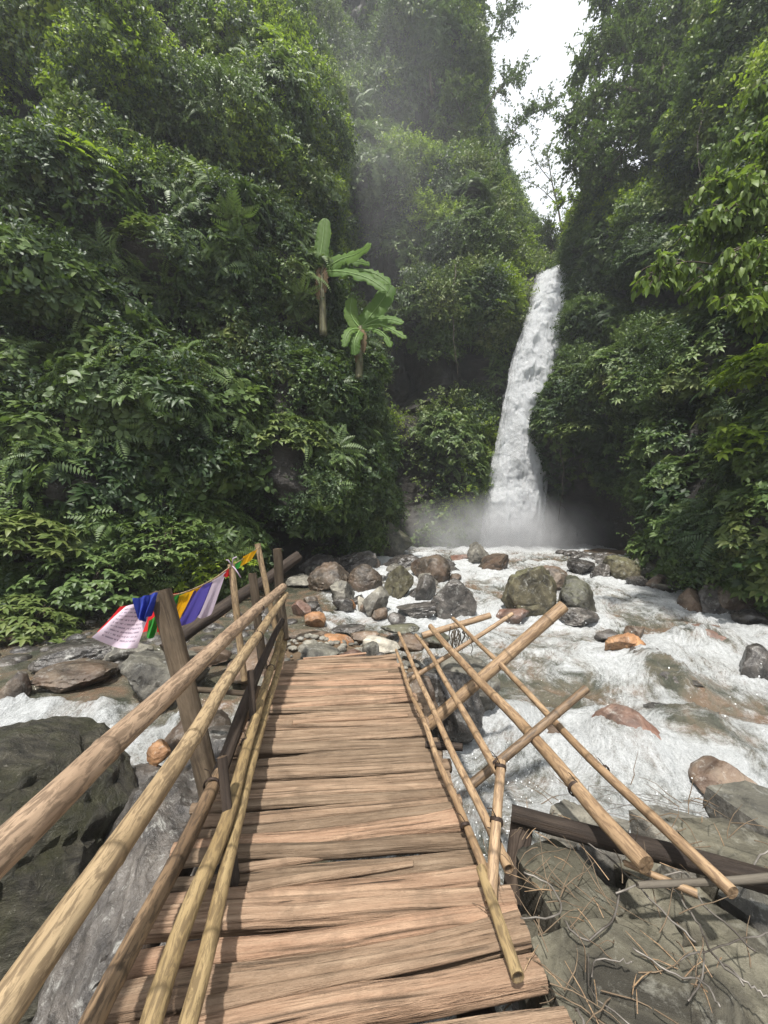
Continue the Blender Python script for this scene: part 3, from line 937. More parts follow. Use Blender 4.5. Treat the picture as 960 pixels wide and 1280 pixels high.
def scatter_group():
    """geometry nodes: put the picked sprig on every vertex with its own turn and size"""
    ng = bpy.data.node_groups.new("leaf_scatter", 'GeometryNodeTree')
    ng.interface.new_socket("Geometry", in_out='INPUT', socket_type='NodeSocketGeometry')
    ng.interface.new_socket("Sprigs", in_out='INPUT', socket_type='NodeSocketCollection')
    ng.interface.new_socket("Geometry", in_out='OUTPUT', socket_type='NodeSocketGeometry')
    N = ng.nodes.new
    gi, go = N('NodeGroupInput'), N('NodeGroupOutput')
    ci = N('GeometryNodeCollectionInfo')
    ci.inputs['Separate Children'].default_value = True
    ci.inputs['Reset Children'].default_value = True
    ip = N('GeometryNodeInstanceOnPoints')
    ip.inputs['Pick Instance'].default_value = True
    def na(nm, t):
        x = N('GeometryNodeInputNamedAttribute'); x.data_type = t; x.inputs['Name'].default_value = nm
        return x.outputs['Attribute']
    er = N('FunctionNodeEulerToRotation')
    L = ng.links.new
    L(gi.outputs['Geometry'], ip.inputs['Points'])
    L(gi.outputs['Sprigs'], ci.inputs['Collection'])
    L(ci.outputs['Instances'], ip.inputs['Instance'])
    L(na('pick', 'INT'), ip.inputs['Instance Index'])
    L(na('turn', 'FLOAT_VECTOR'), er.inputs[0])
    L(er.outputs[0], ip.inputs['Rotation'])
    L(na('size', 'FLOAT'), ip.inputs['Scale'])
    L(ip.outputs[0], go.inputs[0])
    return ng
NG = scatter_group()

rng = np.random.default_rng(5)

def eulers(nrm, spin):
    """XYZ euler that turns +z to nrm after a random spin"""
    nrm = nrm / np.linalg.norm(nrm, axis=1, keepdims=True)
    ax = np.where(np.abs(nrm[:, 2:3]) < .95, np.array([[0, 0, 1.]]), np.array([[1., 0, 0]]))
    x = np.cross(ax, nrm); x /= np.linalg.norm(x, axis=1, keepdims=True)
    y = np.cross(nrm, x)
    c, s = np.cos(spin)[:, None], np.sin(spin)[:, None]
    X, Y = x * c + y * s, -x * s + y * c
    # R = [X Y Z] columns; XYZ euler
    ry = np.arcsin(np.clip(-X[:, 2], -1, 1))
    rx = np.arctan2(Y[:, 2], nrm[:, 2])
    rz = np.arctan2(X[:, 1], X[:, 0])
    return np.stack([rx, ry, rz], 1)

def scatter(name, pts, nrm, size, meshes, up=.5, jitter=.25, pick=None):
    """one plant cover (kind stuff) out of many sprigs"""
    n = len(pts)
    me = bpy.data.meshes.new(name)
    me.vertices.add(n)
    me.vertices.foreach_set('co', np.asarray(pts, np.float32).ravel())
    nn = nrm * (1 - up) + np.array([[0, 0, up]]) + rng.normal(0, jitter, (n, 3))
    e = eulers(nn, rng.uniform(0, 6.283, n))
    a = me.attributes.new('turn', 'FLOAT_VECTOR', 'POINT'); a.data.foreach_set('vector', e.astype(np.float32).ravel())
    a = me.attributes.new('size', 'FLOAT', 'POINT'); a.data.foreach_set('value', np.asarray(size, np.float32))
    a = me.attributes.new('pick', 'INT', 'POINT'); a.data.foreach_set('value', (rng.integers(0, len(meshes), n) if pick is None else pick).astype(np.int32))
    o = obj(name, me)
    cl = bpy.data.collections.new(name + "_sprigs")
    for k, m_ in enumerate(meshes):
        cl.objects.link(bpy.data.objects.new("sprig", m_))
    md = o.modifiers.new("scatter", 'NODES')
    md.node_group = NG
    for it in NG.interface.items_tree:
        if it.item_type == 'SOCKET' and it.in_out == 'INPUT' and it.name == 'Sprigs':
            md[it.identifier] = cl
    tag(o, kind='stuff')
    return o

def sample(sh, per_m2, u=(0, 1), v=(0, 1), seed=0, clump=1.0, wmin=.05, inout=.5, cscale=.8):
    """random points on a part of a cliff sheet, thinned in its hollows and where nothing grows"""
    V, N, veg = sh
    nv, nu = veg.shape
    r = np.random.default_rng(seed)
    a0, a1 = int(v[0] * (nv - 1)), int(v[1] * (nv - 1))
    b0, b1 = int(u[0] * (nu - 1)), int(u[1] * (nu - 1))
    Vs = V[a0:a1 + 1, b0:b1 + 1]
    d1 = Vs[1:, :-1] - Vs[:-1, :-1]; d2 = Vs[:-1, 1:] - Vs[:-1, :-1]
    area = np.linalg.norm(np.cross(d1, d2), axis=2)
    n = int(area.sum() * per_m2)
    idx = r.choice(area.size, n, p=area.ravel() / area.sum())
    i, j = np.unravel_index(idx, area.shape)
    fu, fv = r.random(n)[:, None], r.random(n)[:, None]
    pts = Vs[i, j] + d2[i, j] * fu + d1[i, j] * fv
    nr = N[a0 + i, b0 + j]
    w = veg[a0 + i, b0 + j]
    cl = fbm(pts * cscale, 3, seed + 500)
    keep = r.random(n) < w * np.clip(1 + clump * (cl * 1.6 - .12), .05, 1)
    return pts[keep], nr[keep]

def cover(name, sh, per, species, cell, u=(0, 1), v=(0, 1), seed=0, up=.5, clump=.5, lift=.1, jitter=.25, salt=0):
    """plant cover in patches: every cell of about `cell` metres holds its own kind of plant"""
    p, n = sample(sh, per, u, v, seed, clump)
    r = np.random.default_rng(seed + 1)
    wq = p + .35 * cell * np.stack([vnoise(p * 1.1 / cell, 900), vnoise(p * 1.1 / cell, 901), vnoise(p * 1.1 / cell, 902)], 1)
    _, cid = worley(wq / cell, 77 + salt)
    wts = np.array([s[3] for s in species], float); cum = np.cumsum(wts / wts.sum())
    sp = np.searchsorted(cum, np.clip((cid + 1) / 2, 0, .999))
    stray = r.random(len(p)) < .12
    sp = np.where(stray, r.integers(0, len(species), len(p)), sp)
    dens = np.array([s[2] for s in species])[sp]
    keep = r.random(len(p)) < dens
    p, n, sp = p[keep], n[keep], sp[keep]
    p = p + n * (r.random((len(p), 1)) * lift)
    size = np.array([s[1] for s in species])[sp] * r.uniform(.65, 1.35, len(p))
    meshes, start = [], []
    for s in species:
        start.append(len(meshes)); meshes += s[0]
    cnt = np.array([len(s[0]) for s in species])
    pick = np.array(start)[sp] + (r.random(len(p)) * cnt[sp]).astype(int)
    return scatter(name, p, n, size, meshes, up, jitter, pick)

D_, M_, B_, O_ = 'leaf_dark', 'leaf_mid', 'leaf_bright', 'leaf_olive'
LOWK = [(TW[M_], 1.4, .85, 3.2), (TW[D_], 1.5, .9, 2), (TF[M_], 1.55, 1, 2.2), (TT[D_], 1.1, .9, 1), (TW[O_], 1.0, .9, 1.3), (TR[M_], .9, .5, .8), (TF[O_], .8, 1, .8), (TT[M_], 1.2, .8, .8)]
HIGHK = [(TT[B_], 1.15, 1, 3.2), (TT[M_], 1.2, 1, 1.8), (TW[B_], 1.0, .8, 1.8), (TF[B_], 1.1, 1, 1.5), (TW[M_], 1.1, .8, 1.4), (TT[O_], 1.3, .9, 1), (TR[B_], 1.0, .6, .6), (TT[D_], 1.0, 1, .8)]
FARK = [(TT[M_], 1.8, 1, 2), (TT[D_], 1.7, 1, 1.2), (TT[O_], 2.0, 1, 1.6), (TW[M_], 1.7, .7, 1.5), (TR[M_], 1.6, .5, .8), (TT[B_], 1.7, 1, 1.0), (TF[M_], 1.7, .8, .8)]
RIGHTK = [(TW[M_], 1.2, .9, 2), (TW[D_], 1.3, 1, 2), (TT[D_], 1.3, 1, 1.5), (TW[O_], 1.2, .9, 1.2), (TF[D_], 1.4, 1, 1), (TR[D_], 1.2, .6, .8), (TT[M_], 1.3, 1, 1)]
# left wall: big drooping leaves low down, lighter mixed growth above
cover('creeper_cover', SL, 62, LOWK, 1.7, (.10, .97), (.0, .60), 1, .5, .35)
cover('hanging_foliage', SL, 60, HIGHK, 1.9, (.0, 1), (.54, 1), 3, .38, .4, .3, salt=5)
cover('hanging_foliage', SL, 9, [(TT[D_], 1.5, 1, 1), (TR[M_], 1.2, .6, 1)], 1.2, (.0, 1), (.0, 1), 4, .2, .4, .4, salt=9)
# back wall
cover('gorge_foliage', SB, 26, FARK, 2.6, (0, 1), (.0, 1), 5, .45, .4, .4, salt=13)
# right wall
cover('cliff_foliage', SR, 44, RIGHTK, 1.8, (0, 1), (.0, .64), 7, .5, .4, .15, salt=21)
cover('cliff_foliage', SR, 24, FARK, 2.2, (0, 1), (.58, 1), 9, .45, .4, .3, salt=25)

# ================================================================== ROCKS
def rock_mesh(seed, sub=4, facets=14, rough=.10, boxy=0.0, flat=0.62):
    """boulder of radius about 1: a ball cut by many planes, then weathered"""
    r = np.random.default_rng(seed)
    bm = bmesh.new()
    bmesh.ops.create_icosphere(bm, subdivisions=sub, radius=1.0)
    bm.verts.ensure_lookup_table()
    V = np.array([v.co[:] for v in bm.verts])
    F = np.array([[v.index for v in f.verts] for f in bm.faces])
    bm.free()
    if boxy:
        m = np.abs(V).max(1, keepdims=True)
        V = V * (1 - boxy) + (V / m * .82) * boxy
    V = V * (1 + .16 * fbm(V * .9 + seed, 2, seed)[:, None])
    for k in range(facets):
        n = r.normal(0, 1, 3); n /= np.linalg.norm(n)
        d = r.uniform(flat, .95)
        t = np.maximum(V @ n - d, 0)[:, None]
        V = V - n * t * .93
    nr = V / np.linalg.norm(V, axis=1, keepdims=True)
    st = r.normal(0, 1, 3); st /= np.linalg.norm(st)
    lay = np.abs(np.sin((V @ st) * 7 + 2 * fbm(V * 1.5 + seed, 2, seed + 8)))
    V = V + nr * (rough * fbm(V * 2.2 + seed, 5, seed + 3)[:, None] + rough * .55 * fbm(V * 6 + seed, 4, seed + 5, True)[:, None] - rough * .35 * (lay[:, None] < .18))
    return mesh_np('rock', V, F)

def slab_mesh(seed, n=15):
    """quarried-looking block: flat faces, skewed, corners broken off, rough skin"""
    r = np.random.default_rng(seed)
    bm = bmesh.new()
    bmesh.ops.create_cube(bm, size=2.0)
    bmesh.ops.subdivide_edges(bm, edges=bm.edges[:], cuts=n, use_grid_fill=True)
    V = np.array([v.co[:] for v in bm.verts]); F = np.array([[v.index for v in f.verts] for f in bm.faces]); bm.free()
    V[:, 0] += r.uniform(-.22, .22) * V[:, 1] + r.uniform(-.12, .12) * V[:, 2]
    V[:, 1] += r.uniform(-.15, .15) * V[:, 0] + r.uniform(-.12, .12) * V[:, 2]
    V[:, 2] += r.uniform(-.12, .12) * V[:, 0] + r.uniform(-.10, .10) * V[:, 1]
    for k in range(9):
        m = np.array([r.choice([-1, 1]), r.choice([-1, 1]), r.choice([-1, 0, 0, 1])]) * r.uniform(.55, 1.0, 3)
        m = m / np.linalg.norm(m)
        t = np.maximum(V @ m - r.uniform(.92, 1.25), 0)[:, None]
        V = V - m * t * .96
    nr = V / np.linalg.norm(V, axis=1, keepdims=True)
    V = V + nr * (.035 * fbm(V * 2.4 + seed, 4, seed)[:, None] + .03 * fbm(V * 8 + seed, 3, seed + 4, True)[:, None])
    me = mesh_np('block', V * .96, F)
    me.set_sharp_from_angle(angle=R(38))
    return me

def rock(name, c, size, material, seed, label, cat='rock', group=None, rotz=0.0, tilt=(0, 0), sub=4, parent=None, **kw):
    if kw.pop('slab', False):
        me = slab_mesh(seed)
    else:
        me = rock_mesh(seed, sub, **kw)
        me.set_sharp_from_angle(angle=R(42))
    o = obj(name, me, material, parent)
    o.location = c
    o.scale = [s / 2 for s in size]
    o.rotation_euler = (tilt[0], tilt[1], rotz)
    if label: tag(o, label, cat, group)
    return o

for (px, by, w, h, mt, sd_, nm, lab, grp), (p, ww, hh) in zip(ROCKS, RP):
    rr = random.Random(sd_)
    dep = ww * rr.uniform(.75, 1.0)
    cz = p.z + hh * .36
    if mt == 'rock_red' and sd_ == 15 or sd_ in (11, 12, 14, 19, 16):
        cz -= hh * .12
    rock(nm, (p.x, p.y + dep * .42, cz), (ww * 1.16, dep * 1.1, hh * 1.45), M[mt], sd_ + 100, lab, 'boulder' if nm == 'boulder' else 'stone', grp,
         rr.uniform(-.5, .5), (rr.uniform(-.2, .2), rr.uniform(-.15, .15)), sub=5 if ww > .8 else 4, facets=rr.choice([7, 8, 10, 12]), flat=.40)

NICK = {31: 'dark boulder at the back top', 32: 'brown boulder on the left', 33: 'brown wet middle boulder', 34: 'grey flat-faced boulder', 35: 'angular tan-grey boulder', 36: 'upright olive boulder',
        37: 'orange-brown boulder', 38: 'dark upright boulder', 39: 'black glistening boulder', 40: 'low wet boulder', 41: 'flat wet back rock'}
TONE = {'rock_wet': 'black wet', 'rock_brown': 'brown', 'rock_grey': 'grey'}
rr = random.Random(91)
seen = set()
for k in range(34):
    px, py = rr.uniform(385, 585), rr.uniform(712, 776)
    mt = rr.choice(['rock_wet', 'rock_wet', 'rock_brown', 'rock_grey'])
    near = min((r_ for r_ in ROCKS if r_[5] in NICK), key=lambda r_: (r_[0] - px) ** 2 + (r_[1] - 12 - py) ** 2)
    dx, dy = px - near[0], py - near[1]
    side = ('right of' if dx > 0 else 'left of') if abs(dx) > abs(dy) + 6 else ('in front of' if dy > -4 else 'behind')
    lab = 'small %s rock wedged %s the %s in the pile' % (TONE[mt], side, NICK[near[5]])
    if lab in seen: continue
    seen.add(lab)
    p = on_water(px, py); s = p.y / 480 * rr.uniform(16, 30)
    rock('boulder', (p.x, p.y, p.z + s * .12), (s * 1.2, s, s * .8), M[mt], 520 + k, lab, 'boulder', 'small rocks wedged in the boulder pile', rr.uniform(0, 3), (rr.uniform(-.3, .3), rr.uniform(-.3, .3)), facets=9, flat=.45)
# the near boulders under and beside the bridge
rock('boulder', (-2.78, 2.62, -.80), (2.15, 2.1, 1.95), M['rock_big'], 211, 'huge moss-streaked boulder filling the lower left beside the bridge', 'boulder', sub=6, facets=9, rough=.085, rotz=.3, flat=.6)
rock('boulder', (-1.42, 2.62, -.80), (1.2, 1.6, 1.05), M['rock_wet'], 212, 'sloping grey slab wet with running water under the left rails', 'boulder', sub=6, facets=9, rough=.10, rotz=.25, tilt=(.12, -.25), flat=.6)
rock('boulder', (-2.02, 3.15, -.62), (.55, .6, .5), M['rock_wet'], 213, 'dark rock wedged between the huge boulder and sloping slab', 'boulder', rotz=.4)
rock('stone', (-1.92, 3.35, -.36), (.20, .18, .2), M['rock_orange'], 214, 'ochre stone perched behind the second rail pole', 'stone', facets=12)
rock('boulder', (-1.55, 3.75, -.75), (1.2, .9, .7), M['rock_wet'], 215, 'wet dark rock at the foot of the tall leaning post', 'boulder', rotz=-.3)
rock('boulder', (-2.0, 4.2, -.62), (.7, .6, .4), M['rock_brown'], 216, 'small brown rock between leaning post and speckled boulder', 'boulder', rotz=.2)
rock('boulder', (-1.25, 4.6, -.45), (.8, .8, .55), M['rock_grey'], 217, 'grey rock under the far left rail posts', 'boulder', rotz=.9)
rock('boulder', (-1.75, 5.5, -.42), (.9, .8, .55), M['rock_brown'], 218, 'brown rock under the charred log', 'boulder', rotz=.2)
rock('boulder', (.75, 5.05, -.72), (.95, 1.0, 1.1), M['rock_wet'], 219, 'dark wet boulder under the far right corner of the deck', 'boulder', sub=5, rotz=.5)
rock('boulder', (1.15, 5.6, -.72), (1.1, .9, .9), M['rock_grey'], 220, 'grey water-splashed boulder behind the thin crossing poles', 'boulder', sub=5, rotz=-.3)
rock('boulder', (.35, 4.75, -.55), (.7, .5, .75), M['rock_brown'], 221, 'brown rock carrying the far end of the deck', 'boulder', rotz=.1)
rock('boulder', (-.55, 4.95, -.52), (1.3, .6, .7), M['rock_grey'], 222, 'broad grey rock hidden under the last deck logs', 'boulder', boxy=.5)
rock('boulder', (-2.0, .9, -1.75), (1.8, 1.4, 1.0), M['rock_wet'], 223, 'black wet rock in the dark pool at lower left', 'boulder', sub=5)
FLAT = [
 (475, 806, 48, .20, 'rock_pale', 'pale flat stone laid across the bridge end'),
 (514, 803, 44, .18, 'rock_brown', 'brownish flat stone right of the pale flat stone'),
 (462, 816, 26, .26, 'rock_grey', 'grey angular stone left of the pale flat stone'),
 (474, 830, 22, .2, 'rock_wet', 'dark stone wedged below the pale flat stone'),
 (492, 830, 20, .22, 'rock_grey', 'small upright grey stone beside the right deck corner'),
 (400, 815, 66, .16, 'rock_grey', 'wide grey slab at the left of the bridge end'),
 (422, 801, 40, .18, 'rock_orange', 'rusty flaking stone behind the wide grey slab'),
 (443, 820, 36, .14, 'rock_red', 'pinkish flat stone touching the last deck log'),
 (383, 795, 60, .12, 'rock_brown', 'thin brown slab at the edge of the white water'),
 (455, 795, 40, .14, 'rock_brown', 'brown slab under shallow water past the pale stone'),
 (500, 786, 50, .12, 'rock_moss', 'mossy slab beneath the tips of the right rail poles'),
 (435, 786, 44, .12, 'rock_wet', 'wet slab awash between pile and bridge end'),
 (545, 800, 40, .2, 'rock_moss', 'mossy stone below the crossing rail tips'),
]
for k, (px, py, w, hz, mt, lab) in enumerate(FLAT):
    p = G(px, py, -.28 - .012 * (828 - py) * .5)
    s = p.y / 480
    rock('flat_stone', (p.x, p.y, p.z), (w * s * 1.05, w * s * .85, hz * 1.5), M[mt], 300 + k, lab, 'stone', None, random.uniform(-.5, .5), (random.uniform(-.1, .1), random.uniform(-.1, .1)), facets=16, boxy=.4)

# gravel and cobbles nobody could count
def gravel(name, spots, material, seed):
    r = random.Random(seed)
    base = []
    for k in range(6):
        m_ = rock_mesh(700 + seed * 10 + k, 2, 8, .05)
        base.append((np.array([v.co[:] for v in m_.vertices]), np.array([p.vertices[:] for p in m_.polygons])))
        bpy.data.meshes.remove(m_)
    Vs, Fs, o = [], [], 0
    for (x, y, z, s) in spots:
        V, F = base[r.randrange(6)]
        an = r.uniform(0, 6.28); c, q_ = math.cos(an), math.sin(an)
        S3 = np.array([s * r.uniform(.7, 1.3), s * r.uniform(.7, 1.3), s * r.uniform(.4, .8)])
        W_ = (V * S3) @ np.array([[c, q_, 0], [-q_, c, 0], [0, 0, 1]]) + np.array([x, y, z])
        Vs.append(W_); Fs.append(F + o); o += len(V)
    me = mesh_np(name, np.concatenate(Vs), np.concatenate(Fs))
    tag(obj(name, me, material), kind='stuff')
r = random.Random(3)
def bedz(x, y):
    return float(wz(x, y)) - .3 + .85 * math.exp(-(((x + .55) / 1.5) ** 2 + ((y - 6) / 1.5) ** 2) ** 1.5)
sp = []
for k in range(340):
    x, y = r.uniform(-1.9, 1.0), r.uniform(4.9, 8.2)
    sp.append((x, y, bedz(x, y) + .03, r.uniform(.02, .09)))
gravel('river_gravel', sp, M['rock_grey'], 1)
sp = []
for k in range(260):
    t = r.random()
    x, y = r.uniform(-7.5, -2.0), r.uniform(6.0, 9.5)
    sp.append((x, y, float(wz(x, y)) + r.uniform(-.08, .02), r.uniform(.05, .2)))
for k in range(260):
    y = r.uniform(9.5, 20); x = 9.6 + r.uniform(-1.2, .6) + .02 * y
    sp.append((x, y, float(wz(x, y)) + .08, r.uniform(.08, .3)))
gravel('bank_stones', sp, M['rock_wet'], 2)

# drops thrown up by the rapids
ico = bmesh.new(); bmesh.ops.create_icosphere(ico, subdivisions=1, radius=1.0)
iv = np.array([v.co[:] for v in ico.verts]); if_ = np.array([[v.index for v in f.verts] for f in ico.faces]); ico.free()
rg = np.random.default_rng(4)
Vs, Fs, o_ = [], [], 0
def drops(n, cx, cy_, sx, sy, hz, s0, s1):
    global o_
    for k in range(n):
        x, yv = rg.normal(cx, sx), rg.normal(cy_, sy)
        z = float(wz(x, yv)) + .02 + abs(rg.normal(0, hz))
        s = rg.uniform(s0, s1)
        Vs.append(iv * s * np.array([1, 1, rg.uniform(.8, 1.8)]) + np.array([x, yv, z])); Fs.append(if_ + o_); o_ += len(iv)
for (rk, (p, w, h)) in zip(ROCKS, RP):
    if rk[0] > 560: drops(8, p.x, p.y - .1, w * .5, .15 + .1 * w, .05 + .1 * h, .004, .013)
drops(520, 1.1, 3.3, .45, .8, .07, .003, .008)
drops(240, 2.2, 4.4, 1.0, 1.1, .08, .003, .008)
b = NB('water_drops'); M['drops'] = b.done(b.bsdf((.82, .84, .85), .35, .5))
tag(obj('spray_drops', mesh_np('spray_drops', np.concatenate(Vs), np.concatenate(Fs)), M['drops']), kind='stuff')

# ================================================================== THE BRIDGE
def pole_mesh(length, r0, r1, seed, nseg=40, sides=14, wob=.0, rough=.03, nodes=None, hollow=(False, False), grain=0.0, flat=0.0):
    """round pole along local +x from 0 to length; 'node' marks bamboo joints, 'end' the cut faces"""
    rr = np.random.default_rng(seed)
    xs = np.linspace(0, length, nseg)
    if nodes:
        nd = np.arange(rr.uniform(.1, nodes), length, nodes) + rr.uniform(-.03, .03)
        ex = np.concatenate([nd - .016, nd, nd + .016])
        xs = np.unique(np.clip(np.concatenate([xs, ex]), 0, length))
    n = len(xs)
    th = np.linspace(0, 2 * np.pi, sides, endpoint=False)
    X, T = np.meshgrid(xs, th, indexing='ij')
    rad = r0 + (r1 - r0) * X / length
    q = np.stack([X.ravel() * 1.1, np.cos(T).ravel() * 1.3, np.sin(T).ravel() * 1.3], 1) + seed * 3.7
    rad = rad * (1 + rough * fbm(q, 3, seed % 97).reshape(X.shape))
    node = np.zeros_like(X)
    if nodes:
        for c in nd:
            k = np.exp(-((X - c) / .010) ** 2)
            node = np.maximum(node, k)
        rad = rad * (1 + .07 * node)
    cx = wob * fbm(np.stack([xs * 1.1, xs * 0 + seed, xs * 0], 1), 2, 5)
    cz = wob * fbm(np.stack([xs * 1.1, xs * 0, xs * 0 + seed], 1), 2, 6)
    Y = np.cos(T) * rad
    Z = np.sin(T) * rad
    if flat:
        lim = flat * (r0 + (r1 - r0) * X / length)
        Z = np.where(Z > lim, lim + (Z - lim) * .22, Z)
    if grain:                                            # split, furrowed wood with a few long open cracks
        qg = np.stack([X.ravel() * 1.5, np.cos(T).ravel() * 4.5, np.sin(T).ravel() * 4.5], 1) + seed * 1.9
        g = fbm(qg, 4, seed % 89 + 7, True).reshape(X.shape)
        dep = grain * np.clip(.5 - g, 0, 1)
        for c in range(int(1 + grain * 9)):
            t0, x0, ln, ang_ = rr.uniform(.2, np.pi - .2), rr.uniform(0, length), rr.uniform(.2, .8) * length, rr.uniform(-.25, .25)
            tc = t0 + ang_ * (X - x0) + .10 * vnoise(np.stack([X.ravel() * 5, X.ravel() * 0 + c, X.ravel() * 0 + seed], 1), 4).reshape(X.shape)
            k = np.exp(-((T - tc) / .075) ** 2) * np.clip(1.2 - np.abs(X - x0) / (ln * .5), 0, 1)
            dep = dep + grain * 1.1 * k
            node = np.maximum(node, np.clip(k * 1.5, 0, 1))
        dep = np.clip(dep, 0, .45)
        Y, Z = Y * (1 - dep), Z * (1 - dep)
    Y = Y + cx[:, None]
    Z = Z + cz[:, None]
    V = [np.stack([X, Y, Z], -1).reshape(-1, 3)]
    F = []
    i, k = np.meshgrid(np.arange(n - 1), np.arange(sides), indexing='ij')
    a = (i * sides + k).ravel(); b2 = (i * sides + (k + 1) % sides).ravel()
    F = np.stack([a, a + sides, b2 + sides, b2], 1)
    end = np.zeros(n * sides)
    nodev = node.ravel()
    off = n * sides
    extraF = []
    for e, row in ((0, 0), (1, n - 1)):
        ring = V[0][row * sides:(row + 1) * sides]
        c = ring.mean(0)
        sgn = -1 if e == 0 else 1
        rings = [ring + np.array([0.0, 0, 0])]                     # sharp edge: copy of the rim
        if hollow[e]:
            rings += [c + (ring - c) * .72, c + (ring - c) * .66 - np.array([sgn * .05, 0, 0])]
            dark = [.25, .5, 1.0]
        else:
            jit = rr.uniform(-.008, .008, sides)
            rings += [c + (ring - c) * .55 + np.stack([jit, jit * 0, jit * 0], 1)]
            dark = [.45, .55]
        base = off
        for rg, dk in zip(rings, dark):
            V.append(rg); end = np.concatenate([end, np.full(sides, dk)]); nodev = np.concatenate([nodev, np.zeros(sides)])
            off += sides
        V.append((rings[-1].mean(0))[None]); end = np.append(end, 1.0 if hollow[e] else .6); nodev = np.append(nodev, 0); off += 1
        ks = np.arange(sides); k2 = (ks + 1) % sides
        for m_ in range(len(rings) - 1):
            q4 = np.stack([base + m_ * sides + ks, base + m_ * sides + k2, base + (m_ + 1) * sides + k2, base + (m_ + 1) * sides + ks], 1)
            extraF.append(q4 if e == 0 else q4[:, ::-1])
        cc = np.full(sides, off - 1); lb = base + (len(rings) - 1) * sides
        q4 = np.stack([lb + ks, lb + k2, cc], 1)
        extraF.append(q4 if e == 0 else q4[:, ::-1])
    V = np.concatenate(V)
    faces = F.tolist()
    for q4 in extraF: faces += q4.tolist()
    me = bpy.data.meshes.new('pole')
    me.from_pydata(V.tolist(), [], faces)
    me.polygons.foreach_set('use_smooth', np.ones(len(me.polygons), dtype=bool))
    for an, av in (('node', nodev), ('end', end)):
        at = me.attributes.new(an, 'FLOAT', 'POINT'); at.data.foreach_set('value', np.asarray(av, np.float32))
    me.update()
    return me

def frame(A, B, roll=0.0):
    """matrix with x along A->B, z as upright as possible"""
    A, B = Vector(A), Vector(B)
    x = (B - A).normalized()
    z = Vector((0, 0, 1)) - x * x.z
    if z.length < 1e-3: z = Vector((0, 1, 0))
    z.normalize(); y = z.cross(x)
    m = Matrix((x, y, z)).transposed().to_4x4()
    m.translation = A
    return m @ Matrix.Rotation(roll, 4, 'X')

SEED = [1000]
def pole(name, A, B, r0, r1, material, parent, label=None, **kw):
    SEED[0] += 1
    A, B = Vector(A), Vector(B)
    me = pole_mesh((B - A).length, r0, r1, SEED[0], **kw)
    o = obj(name, me, material, parent)
    m = frame(A, B, kw.get('roll', 0.0) if False else 0.0)
    o.matrix_basis = (Matrix.Translation(-Vector(parent.location)) if parent else Matrix()) @ m
    if label: o['label'] = label
    return o

def tie(parent_pole, at, r, material=None, n=3):
    """a few turns of wire round a pole, child of that pole; local coordinates of the pole"""
    mb = MB()
    pts = []
    for k in range(n * 12 + 1):
        an = 2 * math.pi * k / 12
        pts.append((at + .006 * k / 12 + .003 * math.sin(an * 3), math.cos(an) * (r + .004), math.sin(an) * (r + .004)))
    tube_into(mb, pts, .0035, 5)
    pts = [(at + .01, 0, r + .004), (at + .03, .02, r + .03), (at + .015, .04, r + .05)]
    tube_into(mb, pts, .0025, 4)
    o = obj('wire_tie', mb.mesh('wire_tie'), M['rust_wire'], parent_pole)
    return o

b = NB('rust_wire'); M['rust_wire'] = b.done(b.bsdf((.05, .035, .028), .6, .4, Metallic=.6))
b = NB('grey_wire'); M['grey_wire'] = b.done(b.bsdf(b.ramp(b.noise(b.pos(), 6), [(.4, (.07, .06, .05)), (.6, (.22, .20, .175))]), .5, .5, Metallic=.35))

bridge = thing('footbridge', 'rustic log footbridge with lashed bamboo pole railings leading towards the waterfall', 'footbridge', (-.1, 1.2, 0))
rb = random.Random(42)
def xl(y): return -.93 - .105 * (y - 1.3)
def xr(y): return .57 - .120 * (y - 1.3)
# deck: logs laid side by side, split faces up
y = .70
k = 0
sizes = [.15, .14, .155, .12, .125, .13, .10, .115, .10, .10, .075, .105, .085, .09, .07, .10, .095, .08, .10, .09, .11, .085, .095, .10, .085, .11, .09, .10, .115, .10, .11, .10, .12, .11, .12, .10, .11, .12]
while y < 4.62:
    d = sizes[k % len(sizes)] * rb.uniform(.92, 1.08)
    y += d / 2
    sk = rb.uniform(-.035, .035)
    xa, xb = xl(y) + rb.uniform(-.07, .06), xr(y) + rb.uniform(-.045, .05)
    sl = .112
    zt = rb.uniform(-.022, .014)
    r0 = d * .465 * rb.uniform(.9, 1.1); r1 = d * .465 * rb.uniform(.74, 1.06)
    if rb.random() < .5: r0, r1 = r1, r0
    fl_ = rb.choice([.72, .85, .97, .97])
    A = Vector((xa, y + sl * (xa + .25) - sk, zt - r0 * fl_))
    B = Vector((xb, y + sl * (xb + .25) + sk, zt - r1 * fl_ + rb.uniform(-.008, .008)))
    pole('deck_log', A, B, r0, r1, M['log'], bridge, nseg=80, sides=44, wob=.024, rough=.16, grain=.24, flat=fl_)
    if rb.random() < .22:                                   # a thin split piece pushed into the gap
        yy = y + d * .5
        A2 = Vector((xa + rb.uniform(.05, .4), yy + sl * (xa + .25), zt - .005)); B2 = Vector((xb - rb.uniform(.05, .5), yy + sl * (xb + .25) + sk, zt - .004))
        pole('split_log', A2, B2, .022, .014, M['log'], bridge, nseg=40, sides=10, wob=.012, rough=.12, grain=.2)
    y += d / 2
    k += 1
# bearers under the deck
for xo in (-.92, -.3, .42):
    pole('bearer', (xo + .02, .3, -.19), (xo - .42, 4.9, -.16), .075, .065, M['dark_log'], bridge, nseg=30, wob=.02, rough=.06)
pole('crossbeam', P(532, 931, 2.86), P(578, 934, 2.80), .026, .026, M['dark_log'], bridge, nseg=8, sides=10)

